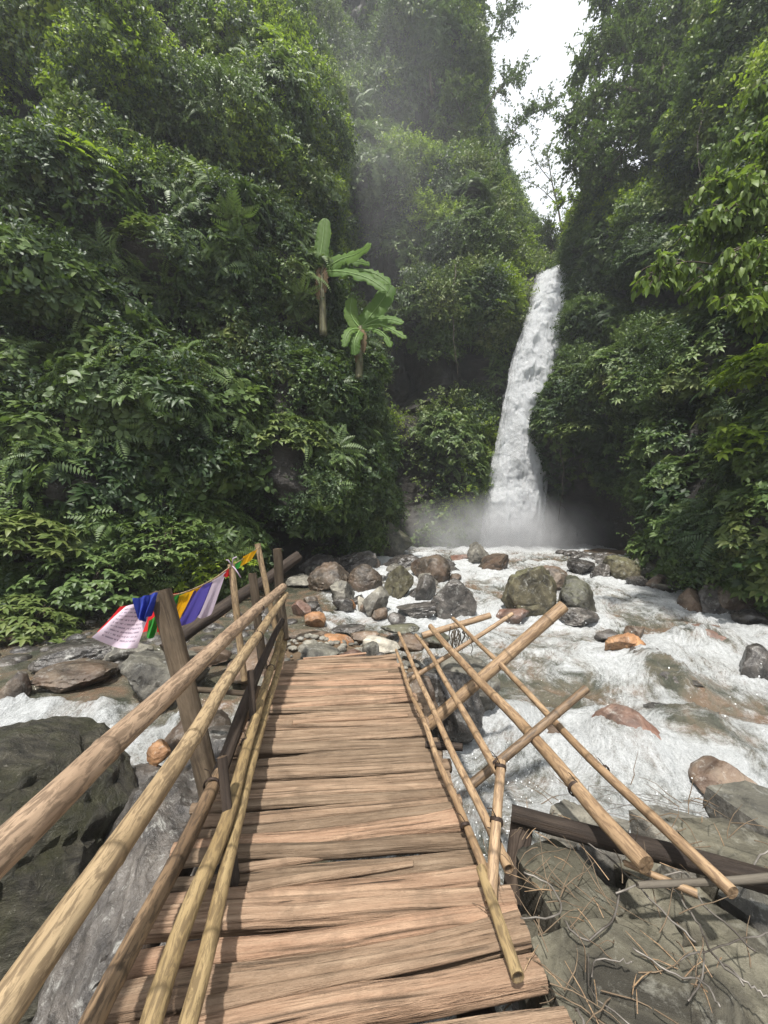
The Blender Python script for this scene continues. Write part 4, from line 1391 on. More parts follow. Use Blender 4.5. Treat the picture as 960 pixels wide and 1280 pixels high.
def rail(a, bb, w0, w1, material, label=None, ties=(), **kw):
    """rail from pixel+depth a to bb; widths are radii in metres"""
    k_ = .72 if bb[0] > 460 else .86
    w0, w1 = w0 * k_, w1 * k_
    o = pole('rail_pole', P(*a), P(*bb), w0, w1, material, bridge, label, **kw)
    for t in ties:
        L = (P(*bb) - P(*a)).length
        tie(o, t * L, w0 + (w1 - w0) * t)
    return o
# left railing
rail((-150, 1207, .80), (353, 734, 4.75), .062, .054, M['pole_peeled'], 'thick peeled top rail of the left railing', (.72,), nseg=110, sides=20, wob=.018, rough=.05, nodes=1.3)
rail((-70, 1372, .72), (357, 744, 4.72), .048, .043, M['bamboo_tan'], 'second rail of the left railing, tan with a wire tie', (.62, .93), nseg=100, sides=18, wob=.016, rough=.05, nodes=.62)
rail((98, 1330, 1.02), (272, 966, 2.22), .038, .042, M['bamboo_brown'], 'brown lower rail with a broken knot', (.9,), nseg=60, sides=14, wob=.02, rough=.06, nodes=.42)
rail((268, 972, 2.25), (352, 775, 4.65), .050, .038, M['dark_log'], 'dark hollow split rail', (), nseg=60, sides=14, wob=.03, rough=.06, hollow=(True, False))
rail((186, 1312, 1.08), (353, 790, 4.62), .038, .035, M['bamboo_yellow'], 'yellowish rail with a wire tie', (.38, .7), nseg=90, sides=14, wob=.03, rough=.05, nodes=.38)
rail((226, 1312, 1.10), (357, 802, 4.60), .033, .033, M['bamboo_yellow'], 'slender yellowish rail along the deck edge', (), nseg=90, sides=14, wob=.028, rough=.05, nodes=.36)
rail((272, 975, 2.35), (322, 860, 3.35), .030, .028, M['bamboo_brown'], None, (), nseg=30, sides=12, wob=.02, rough=.06)
rail((240, 862, 3.55), (318, 868, 3.45), .030, .026, M['post'], 'short horizontal stick behind the left railing', (), nseg=30, sides=12, wob=.01, rough=.06)
rail((350, 820, 4.3), (356, 790, 4.7), .028, .028, M['bamboo_yellow'], None, (), nseg=20, sides=10)

def post(a, bb, r0, r1, material, label=None, **kw):
    return pole('post', P(*a), P(*bb), r0, r1, material, bridge, label, **{**dict(nseg=40, sides=14, wob=.02, rough=.08, grain=.12), **kw})
post((279, 1040, 2.55), (202, 738, 2.66), .072, .066, M['post'], 'tall thick leaning post of the left railing')
post((296, 1150, 1.78), (279, 945, 1.95), .022, .024, M['dark_log'], 'dark short post at the deck edge')
post((305, 850, 3.7), (289, 705, 3.75), .032, .034, M['bamboo_tan'], 'thin tan post carrying the flag line')
post((330, 835, 4.1), (315, 717, 4.2), .046, .046, M['post'])
post((346, 800, 4.7), (321, 680, 4.75), .034, .036, M['bamboo_tan'], 'slender leaning post at the tip of the flag line')
post((352, 800, 5.0), (346, 686, 5.0), .062, .058, M['post'], 'thick end post at the far left corner')
post((322, 1000, 2.6), (313, 838, 2.75), .022, .024, M['dark_log'])
post((357, 800, 4.5), (352, 745, 4.8), .030, .030, M['post'])
# right railing: long poles fanning out to the stone cage
rail((808, 1084, 1.66), (538, 783, 4.75), .052, .045, M['bamboo_straw'], 'thick pole of the right railing resting on the stone cage', (.14,), nseg=90, sides=18, wob=.025, rough=.04, nodes=.47)
rail((912, 1120, 1.56), (565, 773, 4.95), .036, .030, M['bamboo_brown'] if False else M['bamboo_straw'], 'outermost slender pole of the right railing', (.2,), nseg=90, sides=14, wob=.022, rough=.04, nodes=.42)
rail((630, 968, 2.12), (521, 793, 4.55), .034, .026, M['bamboo_straw'], 'middle pole of the right railing', (.03,), nseg=70, sides=14, wob=.025, rough=.05, nodes=.36)
rail((613, 1131, 1.62), (626, 952, 2.12), .034, .033, M['bamboo_straw'], 'steep hollow bamboo standing at the right deck edge', (.5, .93), nseg=40, sides=16, wob=.01, rough=.04, nodes=.3, hollow=(True, False))
rail((633, 1082, 1.80), (498, 792, 4.45), .034, .024, M['bamboo_straw'], 'hollow lower pole of the right railing', (.04,), nseg=70, sides=14, wob=.028, rough=.05, nodes=.34, hollow=(True, False))
rail((647, 1222, 1.36), (600, 1085, 1.74), .032, .030, M['bamboo_yellow'], 'hollow end of the lowest pole jutting past the deck', (), nseg=30, sides=14, wob=.01, rough=.05, nodes=.3, hollow=(True, False))
rail((608, 1100, 1.72), (494, 811, 4.35), .028, .022, M['bamboo_straw'], 'lowest slender pole along the right deck edge', (.1,), nseg=70, sides=12, wob=.03, rough=.05, nodes=.34)
def brace(a, bb, r0, r1, m, label, **kw):
    o = pole('brace', P(*a), P(*bb), r0, r1, m, bridge, label, **{**dict(nseg=50, sides=16, wob=.01, rough=.04, nodes=.5), **kw})
    return o
brace((535, 905, 3.62), (705, 757, 3.66), .054, .056, M['bamboo_straw'], 'very thick bamboo brace slanting out over the rapids', hollow=(False, True))
brace((497, 860, 4.15), (641, 767, 4.35), .026, .023, M['bamboo_straw'], 'thin brace crossing the rail tips')
brace((586, 984, 2.38), (733, 860, 2.62), .028, .026, M['bamboo_brown'], 'brown brace slanting out beside the steep bamboo', hollow=(False, True))
brace((528, 795, 5.1), (613, 769, 5.2), .044, .040, M['bamboo_straw'], 'short thick pole lying across the rail tips')
post((641, 1125, 1.98), (652, 1022, 2.14), .055, .06, M['dark_log'], 'black post under the right railing')

# strips of dry bark hanging from the crossing of the rail tips
mb = MB()
r = random.Random(8)
c0 = P(572, 790, 4.72)
for k in range(16):
    a = c0 + Vector((r.uniform(-.1, .12), r.uniform(-.05, .05), r.uniform(-.02, .08)))
    pts = [a]
    for j in range(5):
        a = a + Vector((r.uniform(-.03, .03), r.uniform(-.02, .02), -r.uniform(.02, .09)))
        pts.append(a)
    tube_into(mb, pts, [.008, .008, .007, .006, .005, .003], 4)
tag(obj('bark_strips', mb.mesh('bark_strips'), M['bark']), 'dark strips of dry bark dangling where the right rail tips cross', 'bark strips')

# charred log that leans from the bank to the far end of the left railing
o = pole('fallen_log', P(205, 812, 5.0), P(372, 694, 6.6), .10, .09, M['dark_log'], None, nseg=60, sides=18, wob=.05, rough=.12, grain=.15)
tag(o, 'long charred black log slanting behind the prayer flags', 'log')
o = pole('fallen_log', P(745, 701, 21), P(852, 664, 18.5), .14, .10, M['bark'], None, nseg=40, sides=10, wob=.1, rough=.12)
tag(o, 'bare log washed up under the right cliff', 'log')

# ================================================================== PRAYER FLAGS
def cloth_mat(name, col, text=False):
    b = NB(name)
    tc = b.n('TexCoord')
    g = b.noise(b.coord((1, 1, 1), 'UV'), 6, 4)
    c = b.mix(b.math('MULTIPLY', g, .5), col, tuple(x * .62 for x in col))
    if text:
        sx = b.n('SeparateXYZ'); b.link(tc.outputs['UV'], sx.inputs[0])
        row = b.math('FRACT', b.math('MULTIPLY', sx.outputs['Y'], 11.0))
        line = b.math('MULTIPLY', b.math('GREATER_THAN', row, .45), b.math('LESS_THAN', row, .85))
        br = b.noise(b.coord((46, 11, 1), 'UV'), 1.0, 2)
        glyph = b.math('GREATER_THAN', br, .46)
        ins = b.math('MULTIPLY', b.math('GREATER_THAN', sx.outputs['Y'], .09), b.math('LESS_THAN', sx.outputs['Y'], .9))
        ins = b.math('MULTIPLY', ins, b.math('MULTIPLY', b.math('GREATER_THAN', sx.outputs['X'], .1), b.math('LESS_THAN', sx.outputs['X'], .9)))
        k = b.math('MULTIPLY', b.math('MULTIPLY', line, glyph), b.math('MULTIPLY', ins, .6))
        c = b.mix(k, c, (.10, .07, .12))
    p = b.bsdf(c, .9, .1)
    tl = b.n('BsdfTranslucent'); b.link(c, tl.inputs['Color'])
    ms = b.n('MixShader'); ms.inputs[0].default_value = .4
    b.link(p, ms.inputs[1]); b.link(tl.outputs[0], ms.inputs[2])
    return b.done(ms.outputs[0])
CL = {'white': cloth_mat('white_cloth', (.72, .62, .72), True), 'lilac': cloth_mat('lilac_cloth', (.62, .52, .62)),
      'blue': cloth_mat('blue_cloth', (.045, .07, .36)), 'violet': cloth_mat('violet_cloth', (.11, .09, .40)),
      'yellow': cloth_mat('yellow_cloth', (.80, .42, .015)), 'red': cloth_mat('red_cloth', (.62, .03, .035)), 'green': cloth_mat('green_cloth', (.05, .32, .06))}
flags = thing('prayer_flag_line', 'string of coloured prayer flags tied between the left railing posts', 'prayer flags', P(205, 742, 2.7))
fo = Vector(flags.location)
mb = MB()
cpx = [(324, 684, 4.72), (306, 697, 4.3), (290, 707, 3.78), (268, 723, 3.5), (245, 735, 3.1), (222, 743, 2.8), (203, 745, 2.68), (190, 748, 2.62), (168, 757, 2.6)]
cp = np.array([tuple(P(*c) - fo) for c in cpx]); cp = crom(cp, 60)
tube_into(mb, [Vector(c) for c in cp], .006, 6)
obj('cord', mb.mesh('cord'), M['bamboo_tan'], flags)
mb = MB()
for k, (x, y_) in enumerate(((283, 700), (296, 696), (301, 722))):
    a = P(290, 707, 3.74) - fo
    tube_into(mb, [a, (a + P(x, y_, 3.7) - fo) / 2 + Vector((0, -.03, .03)), P(x, y_, 3.7) - fo], .006, 5)
obj('knot', mb.mesh('knot'), CL['lilac'], flags)

def flag(corners, colour, label, seed, ripple=.035, n=26, freq=9):
    """cloth patch on four pixel+depth corners: top-left, top-right, bottom-right, bottom-left"""
    c = [np.array(P(*q) - fo) for q in corners]
    u = np.linspace(0, 1, n)[None, :, None]; v = np.linspace(0, 1, n)[:, None, None]
    V = (c[0] * (1 - u) + c[1] * u) * (1 - v) + (c[3] * (1 - u) + c[2] * u) * v
    V = V.reshape(-1, 3)
    uu = np.tile(np.linspace(0, 1, n), n); vv = np.repeat(np.linspace(0, 1, n), n)
    ph = seed * 1.7
    rp = ripple * (np.sin(uu * freq + 2.2 * vv + ph) * (.35 + .65 * vv) + .6 * fbm(np.stack([uu * 2.5, vv * 1.3, uu * 0 + seed], 1), 3, seed))
    V[:, 1] -= rp; V[:, 2] += rp * .35 - .03 * np.sin(np.pi * uu) * vv; V[:, 0] += .4 * rp
    me = mesh_np('flag', V, grid_faces(n, n))
    uvl = me.uv_layers.new(name='UVMap')
    li = np.zeros(len(me.loops), np.int32); me.loops.foreach_get('vertex_index', li)
    uvl.data.foreach_set('uv', np.stack([uu[li], 1 - vv[li]], 1).astype(np.float32).ravel())
    o = obj('flag', me, CL[colour], flags)
    o['label'] = label
    return o
flag([(304, 696, 4.25), (322, 686, 4.68), (318, 694, 4.6), (300, 707, 4.1)], 'yellow', 'small twisted yellow flag near the line tip', 1, .02)
flag([(294, 704, 3.95), (305, 697, 4.25), (303, 703, 4.2), (292, 711, 3.9)], 'green', 'scrap of green flag near the line tip', 2, .015)
flag([(282, 712, 3.66), (294, 705, 3.9), (291, 712, 3.86), (279, 721, 3.62)], 'red', 'scrap of red flag near the line tip', 3, .015)
flag([(263, 728, 3.42), (283, 714, 3.66), (265, 766, 3.62), (246, 771, 3.42)], 'lilac', 'pale lilac flag', 4, .03)
flag([(243, 737, 3.08), (266, 727, 3.44), (250, 768, 3.4), (221, 783, 3.05)], 'violet', 'violet-blue flag', 5, .035)
flag([(224, 744, 2.84), (253, 732, 3.2), (226, 766, 3.1), (212, 792, 2.9)], 'yellow', 'long yellow flag', 6, .04)
flag([(210, 780, 2.9), (222, 765, 3.0), (208, 788, 2.95), (197, 791, 2.85)], 'yellow', 'tip of yellow flag', 16, .02)
flag([(216, 746, 2.78), (236, 739, 3.0), (232, 745, 3.0), (214, 752, 2.78)], 'green', 'narrow green flag', 7, .02)
flag([(200, 745, 2.72), (224, 741, 2.86), (212, 768, 2.86), (196, 790, 2.74)], 'red', 'red flag behind the leaning post', 8, .035)
flag([(186, 776, 2.8), (200, 766, 2.84), (196, 790, 2.84), (182, 796, 2.8)], 'green', 'green flag tail', 9, .025)
flag([(150, 758, 2.86), (205, 752, 2.86), (198, 786, 2.86), (122, 790, 2.86)], 'red', 'red flag behind the white one', 10, .03)
flag([(157, 758, 2.62), (194, 750, 2.64), (172, 810, 2.62), (117, 797, 2.56)], 'white', 'large white flag printed with lines of script', 11, .035, 40, 7)
flag([(166, 748, 2.54), (198, 741, 2.60), (188, 768, 2.55), (170, 772, 2.52)], 'blue', 'crumpled blue flag hanging over the white one', 12, .06, 30, 14)

# ================================================================== STONE CAGE (gabion) at the lower right
gab = thing('gabion', 'wire cage packed with grey stones at the lower right of the bridge', 'gabion', (1.2, 1.7, -1.0))
go_ = Vector(gab.location)
GST = [  # px, py of the top face centre, level, width m, depth m, height m, rot
 (712, 1108, -.06, .30, .50, .30, .08), (778, 1238, -.04, .44, .36, .34, .25), (862, 1232, -.08, .36, .40, .3, -.2),
 (735, 1030, -.12, .40, .30, .3, .1), (848, 1120, -.14, .42, .26, .26, -.45), (905, 1160, -.16, .36, .3, .26, -.3),
 (930, 1060, -.18, .5, .34, .3, -.2), (850, 1035, -.22, .4, .3, .3, .3), (945, 1245, -.12, .34, .34, .3, .15),
 (790, 1140, -.2, .26, .22, .24, .5), (690, 1195, -.22, .2, .3, .3, .1), (955, 1010, -.32, .5, .4, .3, .1),
 (780, 1060, -.2, .3, .26, .26, -.2), (880, 1290, -.08, .3, .3, .3, .2), (735, 1300, -.1, .3, .3, .3, .1), (960, 1120, -.16, .3, .3, .25, .6), (820, 1175, -.16, .22, .2, .2, .9)]
for k, (px, py, z, w, d, h, rz) in enumerate(GST):
    p = G(px, py, z)
    o = rock('stone', Vector((p.x, p.y, z - h / 2)) - go_ + Vector((0, 0, random.uniform(-.04, .05))), (w * 1.06, d * 1.06, h * 1.05), M['rock_gabion'] if k % 4 != 3 else M['rock_grey'], 400 + k, None, rotz=rz, tilt=(random.uniform(-.14, .14), random.uniform(-.14, .14)), slab=True, parent=gab)
r = random.Random(17)
k = 0
for lay in range(4):
    for iy in range(5):
        for ix in range(4):
            if ix > 1 and lay > 0: continue
            x = .92 + ix * .42 + r.uniform(-.05, .05); yy = .95 + iy * .33 + r.uniform(-.05, .05); z = -.55 - lay * .3
            rock('stone', Vector((x, yy, z)) - go_, (.42 * r.uniform(.85, 1.15), .36 * r.uniform(.85, 1.2), .32), M['rock_gabion'] if r.random() < .6 else M['rock_wet'], 440 + k % 12, None, rotz=r.uniform(-.3, .3), slab=True, parent=gab)
            k += 1
# wire: a wobbly net over the top and down the left face
mb = MB()
def net_pt(u, v):
    """u along the bridge, v from the foot of the left face over the edge to the right"""
    yv = .78 + 1.42 * u
    if v < .45:
        return Vector((.735 - .03 * math.sin(v * 9 + u * 7), yv, -1.35 + 1.35 * v / .45))
    s = (v - .45) / .55
    return Vector((.74 + 1.9 * s, yv + .12 * s * math.sin(u * 5), .015 + .035 * math.sin(u * 14 + s * 9) - .12 * s))
NUw, NVw = 11, 15
for i in range(NUw):
    for j in range(NVw):
        u, v = (i + .5 * (j % 2)) / NUw, j / NVw
        for du in (-.5, .5):
            u2, v2 = u + du / NUw, (j + 1) / NVw
            if not 0 <= u2 <= 1: continue
            a, c = net_pt(u, v), net_pt(u2, v2)
            jj = lambda: Vector((r.uniform(-.01, .01), r.uniform(-.01, .01), r.uniform(-.006, .012)))
            random.seed(i * 31 + j); 
            pts = [a, a.lerp(c, .3) + jj(), a.lerp(c, .65) + jj(), c]
            tube_into(mb, pts, .0024, 4, cap=False)
obj('wire_net', mb.mesh('wire_net'), M['grey_wire'], gab)
mb = MB()
LW = [[(655, 1090), (690, 1110), (700, 1140), (650, 1150)], [(705, 1150), (730, 1175), (765, 1150), (775, 1110)], [(770, 1115), (850, 1090), (880, 1130), (945, 1190)],
      [(840, 1110), (870, 1150), (890, 1190), (930, 1230)], [(735, 1195), (740, 1240), (790, 1280), (830, 1290)], [(790, 1185), (835, 1215), (880, 1230), (900, 1262)],
      [(850, 1200), (890, 1185), (940, 1170), (962, 1165)], [(715, 1040), (770, 1080), (840, 1150), (870, 1180)], [(740, 1220), (745, 1200), (775, 1200), (790, 1205)],
      [(860, 1250), (875, 1230), (880, 1200), (878, 1180)], [(720, 1260), (735, 1290), (745, 1310), (750, 1330)], [(905, 1080), (930, 1100), (950, 1070), (975, 1060)], [(900, 1200), (930, 1225), (950, 1240), (970, 1255)]]
for L_ in LW:
    pts = np.array([tuple(G(x, y_, .02 + r.uniform(0, .05))) for x, y_ in L_]); pts = crom(pts, 16)
    pts = [Vector(p_) + Vector((r.uniform(-.004, .004),) * 3) - go_ for p_ in pts]
    tube_into(mb, pts, r.choice([.0028, .0035, .0040]), 5)
obj('loose_wire', mb.mesh('loose_wire'), M['grey_wire'], gab)
nb_ = gab.children[-2]
nb_.location = -go_
# dark log on top of the cage and the dry twigs caught in it
o = pole('fallen_log', P(640, 1016, 2.12), P(990, 1106, 1.72), .045, .048, M['dark_log'], None, nseg=60, sides=18, wob=.03, rough=.10, grain=.12)
tag(o, 'dark log lying on the stone cage under the right rail poles', 'log')
o = pole('broken_branch', P(800, 1108, 1.62), P(990, 1098, 1.68), .012, .017, M['limb'], None, nseg=24, sides=8, wob=.02, rough=.1)
tag(o, 'thin grey branch sticking out from the right edge over the cage', 'branch')
o = pole('broken_branch', P(780, 1080, 1.75), P(872, 1122, 1.6), .012, .016, M['bamboo_straw'], None, nseg=24, sides=8, wob=.02, rough=.1)
tag(o, 'pale split stick between the two long rail poles', 'branch')
mb = MB()
def twiglet(c, n, L, rad, up=.2):
    for k in range(n):
        a = c + Vector((r.gauss(0, .07), r.gauss(0, .10), r.uniform(-.01, .04)))
        d = Vector((r.uniform(-1, 1), r.uniform(-1, 1), r.uniform(-.3, .6) + up)).normalized()
        pts = [a]
        for j in range(5):
            d = (d + Vector((r.uniform(-.3, .3), r.uniform(-.3, .3), r.uniform(-.35, .2)))).normalized()
            a = a + d * L * r.uniform(.1, .3)
            pts.append(a)
        tube_into(mb, pts, [rad, rad, rad * .9, rad * .7, rad * .5, rad * .3], 4, cap=False)
for (x, y_, n) in ((668, 1060, 18), (655, 1090, 18), (665, 1120, 18), (680, 1160, 18), (695, 1205, 18), (715, 1250, 16), (735, 1120, 12), (745, 1100, 14), (790, 1060, 8), (860, 1035, 22), (880, 1030, 22), (905, 1040, 18), (830, 1020, 12), (690, 1010, 14), (790, 1200, 14), (840, 1190, 10), (920, 1180, 10), (760, 1150, 10), (890, 1240, 8), (735, 990, 12)):
    twiglet(G(x, y_, .0), max(2, int(n * .3)), .22, .0024)
for k in range(110):
    yv = r.uniform(.85, 2.15); twiglet(Vector((.72, yv, r.uniform(-.8, 0))), 1, .28, .0028, -.4)
st = MB()
for k in range(34):                                        # straw and dead stalks
    c = G(r.choice([690, 720, 745, 770, 860, 890, 800, 660]) + r.uniform(-25, 25), r.uniform(1000, 1260), .03)
    d = Vector((r.uniform(-1, 1), r.uniform(-1, 1), r.uniform(-.1, .35))).normalized() * r.uniform(.05, .16)
    tube_into(st, [c - d * .5, c + Vector((0, 0, .008)), c + d * .5], [.0022, .002, .001], 4, cap=False)
tag(obj('dry_straw', st.mesh('dry_straw'), M['bamboo_straw']), kind='stuff')
tag(obj('dry_twigs', mb.mesh('dry_twigs'), M['twig'] if 'twig' in M else M['bark']), kind='stuff')

# ================================================================== TREES, SHRUBS, BANANA PLANTS
def small_leaf(mb, base, d, L, w, r):
    """flat four-cornered leaf, 2 triangles"""
    s = d.cross(Vector((r.uniform(-.5, .5), r.uniform(-.5, .5), 1)))
    if s.length < 1e-4: s = d.orthogonal()
    s.normalize()
    m_ = base + d * L * .45
    mb.add([base, m_ + s * w * .5, base + d * L, m_ - s * w * .5], [(0, 1, 2), (0, 2, 3)])

def tree(name, label, limbs, leaf_mat_, bark, leaf=.2, twigs=22, tlen=1.2, per=26, droop=.35, seed=1, cat='tree', group=None, big=False, foliage_name='crown', spread=1.0):
    """limbs: (points, radius at the start, radius at the end, bare share); the first one is the trunk"""
    r = random.Random(seed)
    base = Vector(limbs[0][0][0])
    root = thing(name, label, cat, base, group)
    tm, cm = MB(), MB()
    lm = []
    for (pts, r0, r1, bare) in limbs:
        c = crom(np.array([tuple(Vector(p_) - base) for p_ in pts]), max(8, 6 * len(pts)))
        c = c + .05 * r0 / .1 * fbm(c * 1.3 + seed, 2, seed).reshape(-1, 1) * np.array([[1, 1, .5]])
        lm.append((c, bare))
        b_ = MB()
        tube_into(b_, [Vector(x) for x in c], list(np.linspace(r0, r1, len(c))), 8)
        if len(lm) == 1: trunk_mb = b_
        else: tm.add(b_.v, b_.f)
    for (c, bare) in lm:
        n = len(c)
        Ltot = float(np.linalg.norm(np.diff(c, axis=0), axis=1).sum())
        for k in range(int(twigs * Ltot / 2.0) + 2):
            t = bare + (1 - bare) * r.random() ** .8
            i = min(int(t * (n - 1)), n - 2)
            p_ = Vector(c[i]).lerp(Vector(c[i + 1]), t * (n - 1) - i)
            ax = (Vector(c[i + 1]) - Vector(c[i])).normalized()
            d = (ax * .5 + rv(r, 1.0) * spread + Vector((0, 0, .35))).normalized()
            L_ = tlen * r.uniform(.45, 1.15)
            pts = [p_]
            ns = 6
            for j in range(ns):
                p_ = p_ + d * L_ / ns
                d = (d + rv(r, .3) - Vector((0, 0, droop * .3))).normalized()
                pts.append(p_)
            tube_into(tm, pts, [.012 + .0 * j for j in range(ns)] + [.004], 3, cap=False)
            for j in range(per):
                tt = r.uniform(.15, 1) * ns
                i2 = min(int(tt), ns - 1)
                q_ = pts[i2].lerp(pts[i2 + 1], tt - i2) + rv(r, .05)
                dd = (d * .4 + rv(r, 1.0) - Vector((0, 0, droop))).normalized()
                l_ = leaf * r.uniform(.6, 1.2)
                if big: leaf_into(cm, q_, dd, (Vector((0, 0, 1)) + rv(r, .3)), l_, l_ * .45, .15, .35)
                else: small_leaf(cm, q_, dd, l_, l_ * .5, r)
    obj('trunk' if cat == 'tree' else 'stem', trunk_mb.mesh('trunk'), bark, root)
    obj('limbs', tm.mesh('limbs'), bark, root)
    obj(foliage_name, cm.mesh(foliage_name), leaf_mat_, root)
    return root

tree('overhanging_tree', 'dark leaning tree with bare curved limbs reaching from the right cliff over the sky gap',
     [([P(905, 290, 18), P(885, 200, 18.3), P(855, 160, 18.6), P(815, 122, 19)], .22, .12, .5),
      ([P(855, 160, 18.6), P(815, 145, 19.2), P(770, 165, 19.8), P(720, 200, 20.4)], .12, .03, .25),
      ([P(815, 122, 19), P(775, 110, 19.8), P(735, 130, 20.6), P(712, 160, 21)], .11, .03, .1),
      ([P(815, 122, 19), P(790, 70, 19.8), P(755, 60, 20.6), P(722, 95, 21)], .10, .03, .1),
      ([P(800, 95, 19.4), P(800, 20, 19.6), P(775, -30, 20.4), P(755, -10, 21)], .09, .03, .1),
      ([P(815, 122, 19), P(790, 130, 20), P(760, 140, 21), P(735, 175, 21.5)], .08, .03, .05),
      ([P(830, 90, 19.2), P(815, 50, 20), P(785, 25, 21), P(765, 40, 21.5)], .08, .03, .05),
      ([P(860, 165, 18.6), P(870, 80, 19), P(850, 0, 19.4), P(830, -60, 20)], .12, .03, .1),
      ([P(790, 170, 19.4), P(770, 200, 19.8), P(745, 215, 20.4)], .05, .02, .0)],
     M['leaf_mid'], M['bark'], leaf=.21, twigs=46, tlen=1.7, per=34, droop=.5, seed=3)
tree('ridge_tree', 'tall tree on the left skyline with thin branches reaching into the bright gap',
     [([P(572, 330, 27), P(580, 200, 28), P(588, 90, 29), P(596, -40, 30), P(600, -200, 31)], .28, .10, .12),
      ([P(600, 215, 28), P(628, 185, 28.4), P(655, 150, 29), P(690, 130, 29.6)], .07, .015, .25),
      ([P(600, 150, 28.6), P(625, 110, 29), P(650, 92, 29.6)], .06, .015, .2),
      ([P(598, 260, 27.6), P(620, 225, 28), P(640, 250, 28.4)], .05, .012, .3),
      ([P(602, 60, 29.4), P(625, 30, 29.8), P(640, 10, 30.2)], .06, .015, .1),
      ([P(604, -20, 30), P(625, -40, 30.4), P(640, -80, 31)], .06, .015, .1),
      ([P(598, 100, 29), P(570, 60, 28.6), P(545, 40, 28.4)], .07, .02, .1)],
     M['leaf_mid'], M['bark'], leaf=.21, twigs=17, tlen=1.8, per=26, droop=.3, seed=5)
tree('slender_tree', 'sparse slender tree silhouetted low in the bright sky gap',
     [([P(704, 300, 33), P(698, 262, 33.4), P(690, 228, 33.8), P(684, 190, 34.2)], .10, .03, .3),
      ([P(696, 255, 33.5), P(675, 235, 33.8), P(655, 225, 34)], .04, .012, .2),
      ([P(690, 228, 33.8), P(672, 205, 34), P(660, 180, 34.4)], .04, .012, .2),
      ([P(694, 245, 33.6), P(715, 215, 33.8), P(722, 190, 34)], .04, .012, .2)],
     M['leaf_olive'], M['bark'], leaf=.20, twigs=6, tlen=1.3, per=16, droop=.3, seed=8)
for k, (px, py, Y, h_, lab, mt) in enumerate([
     (655, 345, 30, 3.6, 'light green tree above the lip of the waterfall', 'leaf_bright'),
     (622, 330, 28, 3.4, 'olive bushy tree left of the waterfall lip', 'leaf_olive'),
     (688, 330, 34, 3.6, 'small pale tree behind the waterfall lip under the sky', 'leaf_olive'),
     (735, 300, 25.5, 3.6, 'yellowish green tree on the right edge of the gap', 'leaf_bright'),
     (765, 270, 23.5, 3.8, 'olive tree below the overhanging tree on the right cliff', 'leaf_olive'),
     (540, 120, 27, 5.5, 'tall shaggy tree high on the back wall', 'leaf_mid'),
     (578, 215, 27.5, 5.0, 'leafy tree on the left edge of the bright gap', 'leaf_olive'),
     (562, 60, 28.5, 5.5, 'tree at the very top of the left gap edge', 'leaf_mid'),
     (470, 60, 28, 6.0, 'hazy tall tree beside the left cliff top', 'leaf_dark')]):
    b0 = P(px, py, Y)
    rr = random.Random(k + 50)
    limbs = [([b0, b0 + Vector((rr.uniform(-.2, .2), 0, h_ * .5)), b0 + Vector((rr.uniform(-.4, .4), 0, h_))], .12, .04, .25)]
    for j in range(5):
        an = rr.uniform(0, 6.28); t = rr.uniform(.3, .85)
        s = b0 + Vector((0, 0, h_ * t))
        limbs.append(([s, s + Vector((math.cos(an) * h_ * .25, math.sin(an) * h_ * .2, h_ * .14)), s + Vector((math.cos(an) * h_ * .45, math.sin(an) * h_ * .35, h_ * .1))], .05, .015, .1))
    tree('gorge_tree', lab, limbs, M[mt], M['bark'], leaf=.22, twigs=20, tlen=1.1, per=30, droop=.3, seed=60 + k, group='small trees round the head of the gorge')

# bright broad-leaved shrub reaching in from the right edge
def branch(a, bb, sag):
    a, bb = P(*a), P(*bb)
    mid = a.lerp(bb, .5) + Vector((0, 0, sag))
    return [a, mid, bb]
lim = [([P(1050, 470, 7.4), P(1040, 330, 7.6), P(1030, 150, 8)], .07, .05, .9)]
for (a, bb, sg) in [((1040, 330, 7.6), (868, 290, 7.4), .35), ((1040, 350, 7.6), (880, 350, 7.2), .3), ((1035, 250, 7.8), (890, 235, 7.6), .35), ((1035, 200, 7.8), (920, 180, 7.8), .3),
                    ((1030, 150, 8), (950, 110, 8), .3), ((1040, 300, 7.4), (900, 262, 7.0), .3), ((1042, 380, 7.4), (905, 372, 6.9), .25), ((890, 330, 7.3), (822, 340, 7.2), .12),
                    ((1040, 400, 7.2), (930, 392, 6.8), .2), ((1042, 290, 7.2), (940, 230, 6.9), .3), ((1040, 340, 7.0), (930, 318, 6.7), .3), ((1042, 260, 7.0), (960, 180, 7.0), .3)]:
    lim.append((branch(a, bb, sg), .018, .005, .25))
tree('leafy_shrub', 'bright green broad-leaved shrub reaching in from the right edge, lit from above', lim, M['leaf_shrub'], M['bark'],
     leaf=.20, twigs=30, tlen=.5, per=14, droop=.75, seed=21, cat='shrub', big=True, foliage_name='foliage', spread=.8)

